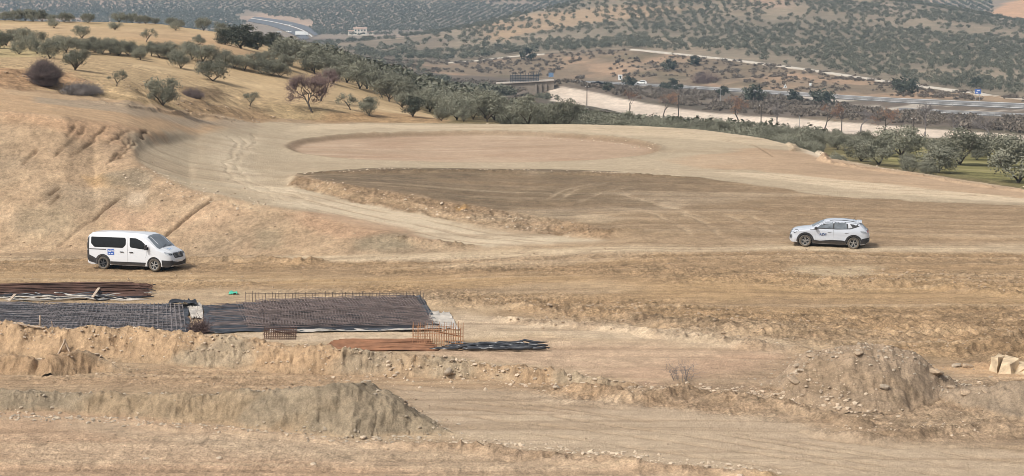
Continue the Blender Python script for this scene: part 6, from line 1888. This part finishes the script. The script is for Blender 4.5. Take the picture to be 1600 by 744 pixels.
def small_car(name, px, py, heading, length, label, cat, paint):
    """a distant vehicle with body, glass and wheels; heading: +1 drives right, -1 left"""
    X, Y = hit(px, py, ZG)
    o = empty(name, (X, Y, gz(X, Y) + .36), heading); k = length / 4.3; tag(o, label, cat)
    prof = [(-2.1, .3), (-2.15, .75), (-1.9, .98), (-1.45, 1.42), (.15, 1.46), (.95, .98), (1.9, .85), (2.12, .6), (2.1, .3)]
    def ext(pts, w0, w1, nm, mat, zs=.9):
        m = MB(); n = len(pts)
        vs = [(x * k, -(w1 if z > zs else w0) / 2 * k, z * k) for x, z in pts] + [(x * k, (w1 if z > zs else w0) / 2 * k, z * k) for x, z in pts]
        m.add(vs, [tuple(range(n)), tuple(range(2 * n - 1, n - 1, -1))] + [(i, (i + 1) % n, n + (i + 1) % n, n + i) for i in range(n)])
        return m.build(nm, mat, o, False, .04)
    ext(prof, 1.76, 1.4, "body", paint)
    ext([(-1.55, 1.02), (-1.3, 1.36), (.08, 1.38), (.72, 1.02)], 1.79, 1.47, "side_window", M["dark_glass"], 1.2)
    m = MB(); m.add([(x * k, y * k, z * k) for x, y, z in [(.18, -.62, 1.44), (.18, .62, 1.44), (.98, .72, .985), (.98, -.72, .985)]], [(0, 1, 2, 3)]); wsh = m.build("windscreen", M["dark_glass"], o)
    wsh.location = (.02, 0, .015)
    for x in (-1.3, 1.3):
        for y in (-.8, .8):
            m = MB(); m.lathe([(.001, -.1), (.32 * k, -.1), (.32 * k, .1), (.001, .1)], 14, 'y', (x * k, y * k, .32 * k)); m.build("wheel", M["tyre"], o)
    return o
small_car("car", 1002, 133, 2.95, 4.3, "white car driving left on the highway beside a dark bush", "car", M["sign_white"])
small_car("car", 452, 51, -.6, 4.6, "white car on the distant motorway left of the white lorry", "car", M["sign_white"])
small_car("car", 436, 52, -.6, 4.4, "white car at the left edge of the distant motorway by the dark trees", "car", M["sign_white"])
small_car("car", 453, 41, -.5, 4.4, "pale car farthest away on the distant motorway", "car", M["sign_white"])
X, Y = hit(472, 58, ZG); lo = empty("lorry", (X, Y, gz(X, Y) + .8), -.12); tag(lo, "long white lorry on the distant motorway below the farmhouse's left", "lorry")
m = MB(); m.box((-1.2, 0, 2.3), (7.6, 2.4, 2.5)); m.build("trailer", M["sign_white"], lo, False, .08)
m = MB(); m.box((3.9, 0, 1.8), (2.0, 2.3, 2.5)); m.build("cab", M["sign_white"], lo, False, .2)
m = MB(); m.box((4.86, 0, 2.3), (.12, 2.0, .9)); m.build("windscreen", M["dark_glass"], lo)
for x in (-3.8, -2.6, 3.8):
    for y in (-1, 1):
        m = MB(); m.lathe([(.001, -.15), (.5, -.15), (.5, .15), (.001, .15)], 14, 'y', (x, y * 1.0, .5)); m.build("wheel", M["tyre"], lo)

# ------------------------------------------------------------------ farmhouse
X, Y = hit(563, 55, ZG); z = gz(X, Y) - .3; s_ = Y / FPX
fh = empty("farmhouse", (X, Y, z), .08); tag(fh, "white farmhouse with flat wings before the blue olive hill", "house")
def fh_box(nm, x, w, d, h, y=0, mat=None, z0=0, par=None):
    m = MB(); m.box((x, y, z0 + h / 2), (w, d, h)); return m.build(nm, mat or M["cream_wall"], par or fh)
wl = fh_box("wall", 0, 10.5, 7, 5.4)
fh_box("wing", -7.2, 4.6, 6, 3.4, .3); fh_box("wing", 7.6, 5.4, 6, 2.6, .4); fh_box("terrace_wall", -2, 15, .4, 1.2, -5)
def gable(nm, x, w, d, z0, r, y=0):
    m = MB(); vs = [(x - w / 2, y - d / 2, z0), (x + w / 2, y - d / 2, z0), (x + w / 2, y + d / 2, z0), (x - w / 2, y + d / 2, z0), (x - w / 2, y, z0 + r), (x + w / 2, y, z0 + r)]
    m.add(vs, [(0, 1, 5, 4), (2, 3, 4, 5), (0, 4, 3), (1, 2, 5), (0, 3, 2, 1)]); return m.build(nm, M["tile"], fh)
rf = gable("roof", 0, 11.2, 7.8, 5.41, 1.2); gable("roof", -7.3, 5.2, 6.8, 3.41, .8, .3); gable("roof", 7.7, 6, 6.8, 2.61, .7, .4)
fh_box("chimney", -3, .8, .8, 1.6, 1.0, M["cream_wall"], 5.6, rf)
for x in (-3.6, -1.2, 1.2, 3.6): fh_box("window", x, 1.0, .1, 1.3, -3.54, M["dark_glass"], 3.4)
for x in (-3.6, -1.4, 3.2): fh_box("window", x, 1.3, .1, 1.4, -3.54, M["dark_glass"], .9)
fh_box("door", 1.2, 1.4, .1, 2.3, -3.54, M["dark_wood"], .02)

# ------------------------------------------------------------------ arched bridge at the left end of the pale cutting
Yb = 546.0
def bp(px, py): 
    u, s = ray(px, py); return u * Yb, HCAM + s * Yb
xl, zl = bp(775, 130.6); xr, zr = bp(866, 125.5)
br = empty("bridge", (xl, Yb, zl), 0); tag(br, "pale arched bridge with a dark screened railing at the left end of the pale cutting", "bridge")
Lb_ = xr - xl; slope = (zr - zl) / Lb_
m = MB(); nseg = 40; ac, ar, ah = bp(815, 0)[0] - xl, 2.3, 2.6
V = []; xs_ = sorted(set(list(np.linspace(0, Lb_, nseg)) + [ac - ar, ac + ar]))
top = [(x, -.21 + x * slope) for x in xs_]; bot = []
for x in xs_:
    t = (x - ac) / ar; dz = -9.0 + x * slope
    bot.append((x, (-1.3 + x * slope - ah * (1 - math.sqrt(max(0, 1 - t * t)))) if abs(t) < 1 else dz))
for y in (0, 7): V += [(x, y, z) for x, z in top] + [(x, y, z) for x, z in bot]
n = len(xs_); F = []
for i in range(n - 1):
    F += [(i, i + 1, n + i + 1, n + i), (2 * n + i, 3 * n + i, 3 * n + i + 1, 2 * n + i + 1), (i, 2 * n + i, 2 * n + i + 1, i + 1), (n + i, n + i + 1, 3 * n + i + 1, 3 * n + i)]
m.add(V, F); m.build("wall", M["concrete"], br)
m = MB()
m.add([(0, -.5, -.2), (Lb_, -.5, -.2 + Lb_ * slope), (Lb_, 7.5, -.2 + Lb_ * slope), (0, 7.5, -.2), (0, -.5, 0), (Lb_, -.5, Lb_ * slope), (Lb_, 7.5, Lb_ * slope), (0, 7.5, 0)], [(0, 1, 5, 4), (4, 5, 6, 7), (2, 3, 7, 6), (1, 2, 6, 5), (0, 4, 7, 3), (0, 3, 2, 1)])
m.build("deck", M["deck_stone"], br)
for x in (ac + 4.0, ac + 5.4, ac + 6.8):
    m = MB(); m.box((x, -.25, -5 + x * slope), (.55, .5, 8.3)); m.build("buttress", M["concrete"], br)
m = MB(); x0, x1 = bp(797, 0)[0] - xl, bp(842, 0)[0] - xl
for x in np.linspace(x0, x1, 12): m.box((x, .2, 1.25 + x * slope), (.14, .14, 2.5))
[m.box((x, .25, 1.0 + x * slope), (.07, .05, 1.8)) for x in np.linspace(x0, x1, 56)]; [m.box(((x0 + x1) / 2, .25, zz + (x0 + x1) / 2 * slope), (x1 - x0, .05, .12)) for zz in (.3, 1.0, 1.8)]; m.build("screen_railing", M["dark_net"], br)
m = MB(); m.box(((842 - 775) / (866 - 775) * Lb_ + 1.6, .2, .9 + .87 * Lb_ * slope), (3.6, .12, .25)); m.build("handrail", M["concrete"], br)

# ------------------------------------------------------------------ poles and signs
def pole(px, pyt, pyb, Y, label, r=.13, arm=True, name="utility_pole", mat="dark_wood"):
    u, s = ray(px, pyb); X = u * Y; z0 = gz(X, Y); zt = HCAM + ray(px, pyt)[1] * Y
    o = empty(name, (X, Y, z0), 0); tag(o, label, "pole", None)
    m = MB(); m.tube([(0, 0, -.3), (0, 0, zt - z0)], [r, r * .75], 8); m.build("shaft", M[mat], o)
    if arm:
        m = MB(); m.box((0, 0, zt - z0 - .35), (1.0, .1, .1)); 
        m.build("crossarm", M[mat], o)
        for x in (-.4, .4):
            m = MB(); m.lathe([(.001, 0), (.05, 0), (.035, .12), (.05, .2), (.001, .22)], 8, 'z', (x, 0, zt - z0 - .3)); m.build("insulator", M["sign_white"], o)
pole(917, 134, 166, 500, "dark utility pole standing farthest left against the pale cutting")
pole(1060, 149, 182, 470, "dark utility pole between two rusty trees, right of the white car")
pole(1189, 163, 196, 440, "dark utility pole left of the low spreading grey tree by the cutting")
pole(1315, 174, 206, 410, "dark utility pole just right of the forked orange tree by the cutting")
pole(1427, 184, 213, 385, "dark utility pole just left of the tallest grey tree by the cutting")
pole(1249, 181, 201, 425, "thin grey post between the spreading grey tree and the forked orange tree", .07, False, "post", "galv")
pole(1502, 197, 216, 372, "thin grey post in front of the pale cutting, right of the tallest grey tree", .07, False, "post", "galv")
pole(1126, 135, 158, 560, "thin pale lamp post standing before the wide reddish thicket", .09, False, "lamp_post", "galv")
def sign(name, px, py, w, h, Y, label, shape, mat, post=2.2, extra=None):
    u, s = ray(px, py); X = u * Y; zc = HCAM + s * Y; z0 = gz(X, Y)
    o = empty(name, (X, Y, z0), 0); tag(o, label, "road sign")
    m = MB()
    for x in ((-w * .3, w * .3) if w > 1.5 else (0,)): m.box((x, .12, (zc - z0) / 2), (.12, .1, max(zc - z0, .5)))
    m.build("post", M["galv"], o)
    m = MB()
    if shape == "tri": m.add([(-w / 2, y, zc - z0 - h / 2) for y in (0, .08)] + [(w / 2, y, zc - z0 - h / 2) for y in (0, .08)] + [(0, y, zc - z0 + h / 2) for y in (0, .08)], [(0, 2, 4), (1, 5, 3), (0, 1, 3, 2), (2, 3, 5, 4), (4, 5, 1, 0)])
    else: m.box((0, 0, zc - z0), (w, .1, h))
    p = m.build("board", mat, o)
    for (dx, dz, ww, hh, mt) in (extra or []):
        e = MB(); e.box((dx, -.07, zc - z0 + dz), (ww, .04, hh)); e.build("symbol", mt, p)
sign("road_sign", 969, 121, 1.7, 2.1, 765, "square white road sign with a dark figure beside the highway", "rect", M["sign_white"], extra=[(.05, .05, .45, 1.1, M["sign_black"]), (.05, .45, .8, .3, M["sign_black"])])
sign("road_sign", 1227, 134.5, 1.5, 1.5, 705, "triangular white warning sign beside the highway", "tri", M["sign_white"], extra=[(0, -.2, .2, .55, M["sign_black"])])
sign("road_sign", 1266, 132, .9, .9, 690, "small pale road sign right of the triangular warning sign", "rect", M["sign_white"])
sign("road_sign", 1528, 143, 1.9, 1.4, 600, "bright blue road sign under a dark bush by the service lane", "rect", M["sign_blue"], extra=[(.1, .25, .9, .22, M["sign_white"]), (-.3, -.25, .7, .2, M["sign_white"])])
sign("road_sign", 861, 117, 1.5, 1.3, 600, "faded blue road sign above the right end of the bridge", "rect", M["sign_pale_blue"])

# ------------------------------------------------------------------ the air
hz, nt, b = new_mat("haze")
nt.nodes.remove(b)
vol = nt.nodes.new("ShaderNodeVolumePrincipled")
vol.inputs["Color"].default_value = (.55, .78, 1.0, 1)
vol.inputs["Density"].default_value = .00016
vol.inputs["Anisotropy"].default_value = .2
nt.links.new(vol.outputs[0], nt.nodes["Material Output"].inputs["Volume"])
m = MB(); zlo = float(ZTOP.min()) - 1.0; zhi = max(float(ZTOP.max()) + 8, HCAM + 5)
m.box((0, 1220, (zlo + zhi) / 2), (1900, 2560, zhi - zlo))
hzo = m.build("haze", hz); tag(hzo, "pale haze over the valley", kind="stuff")
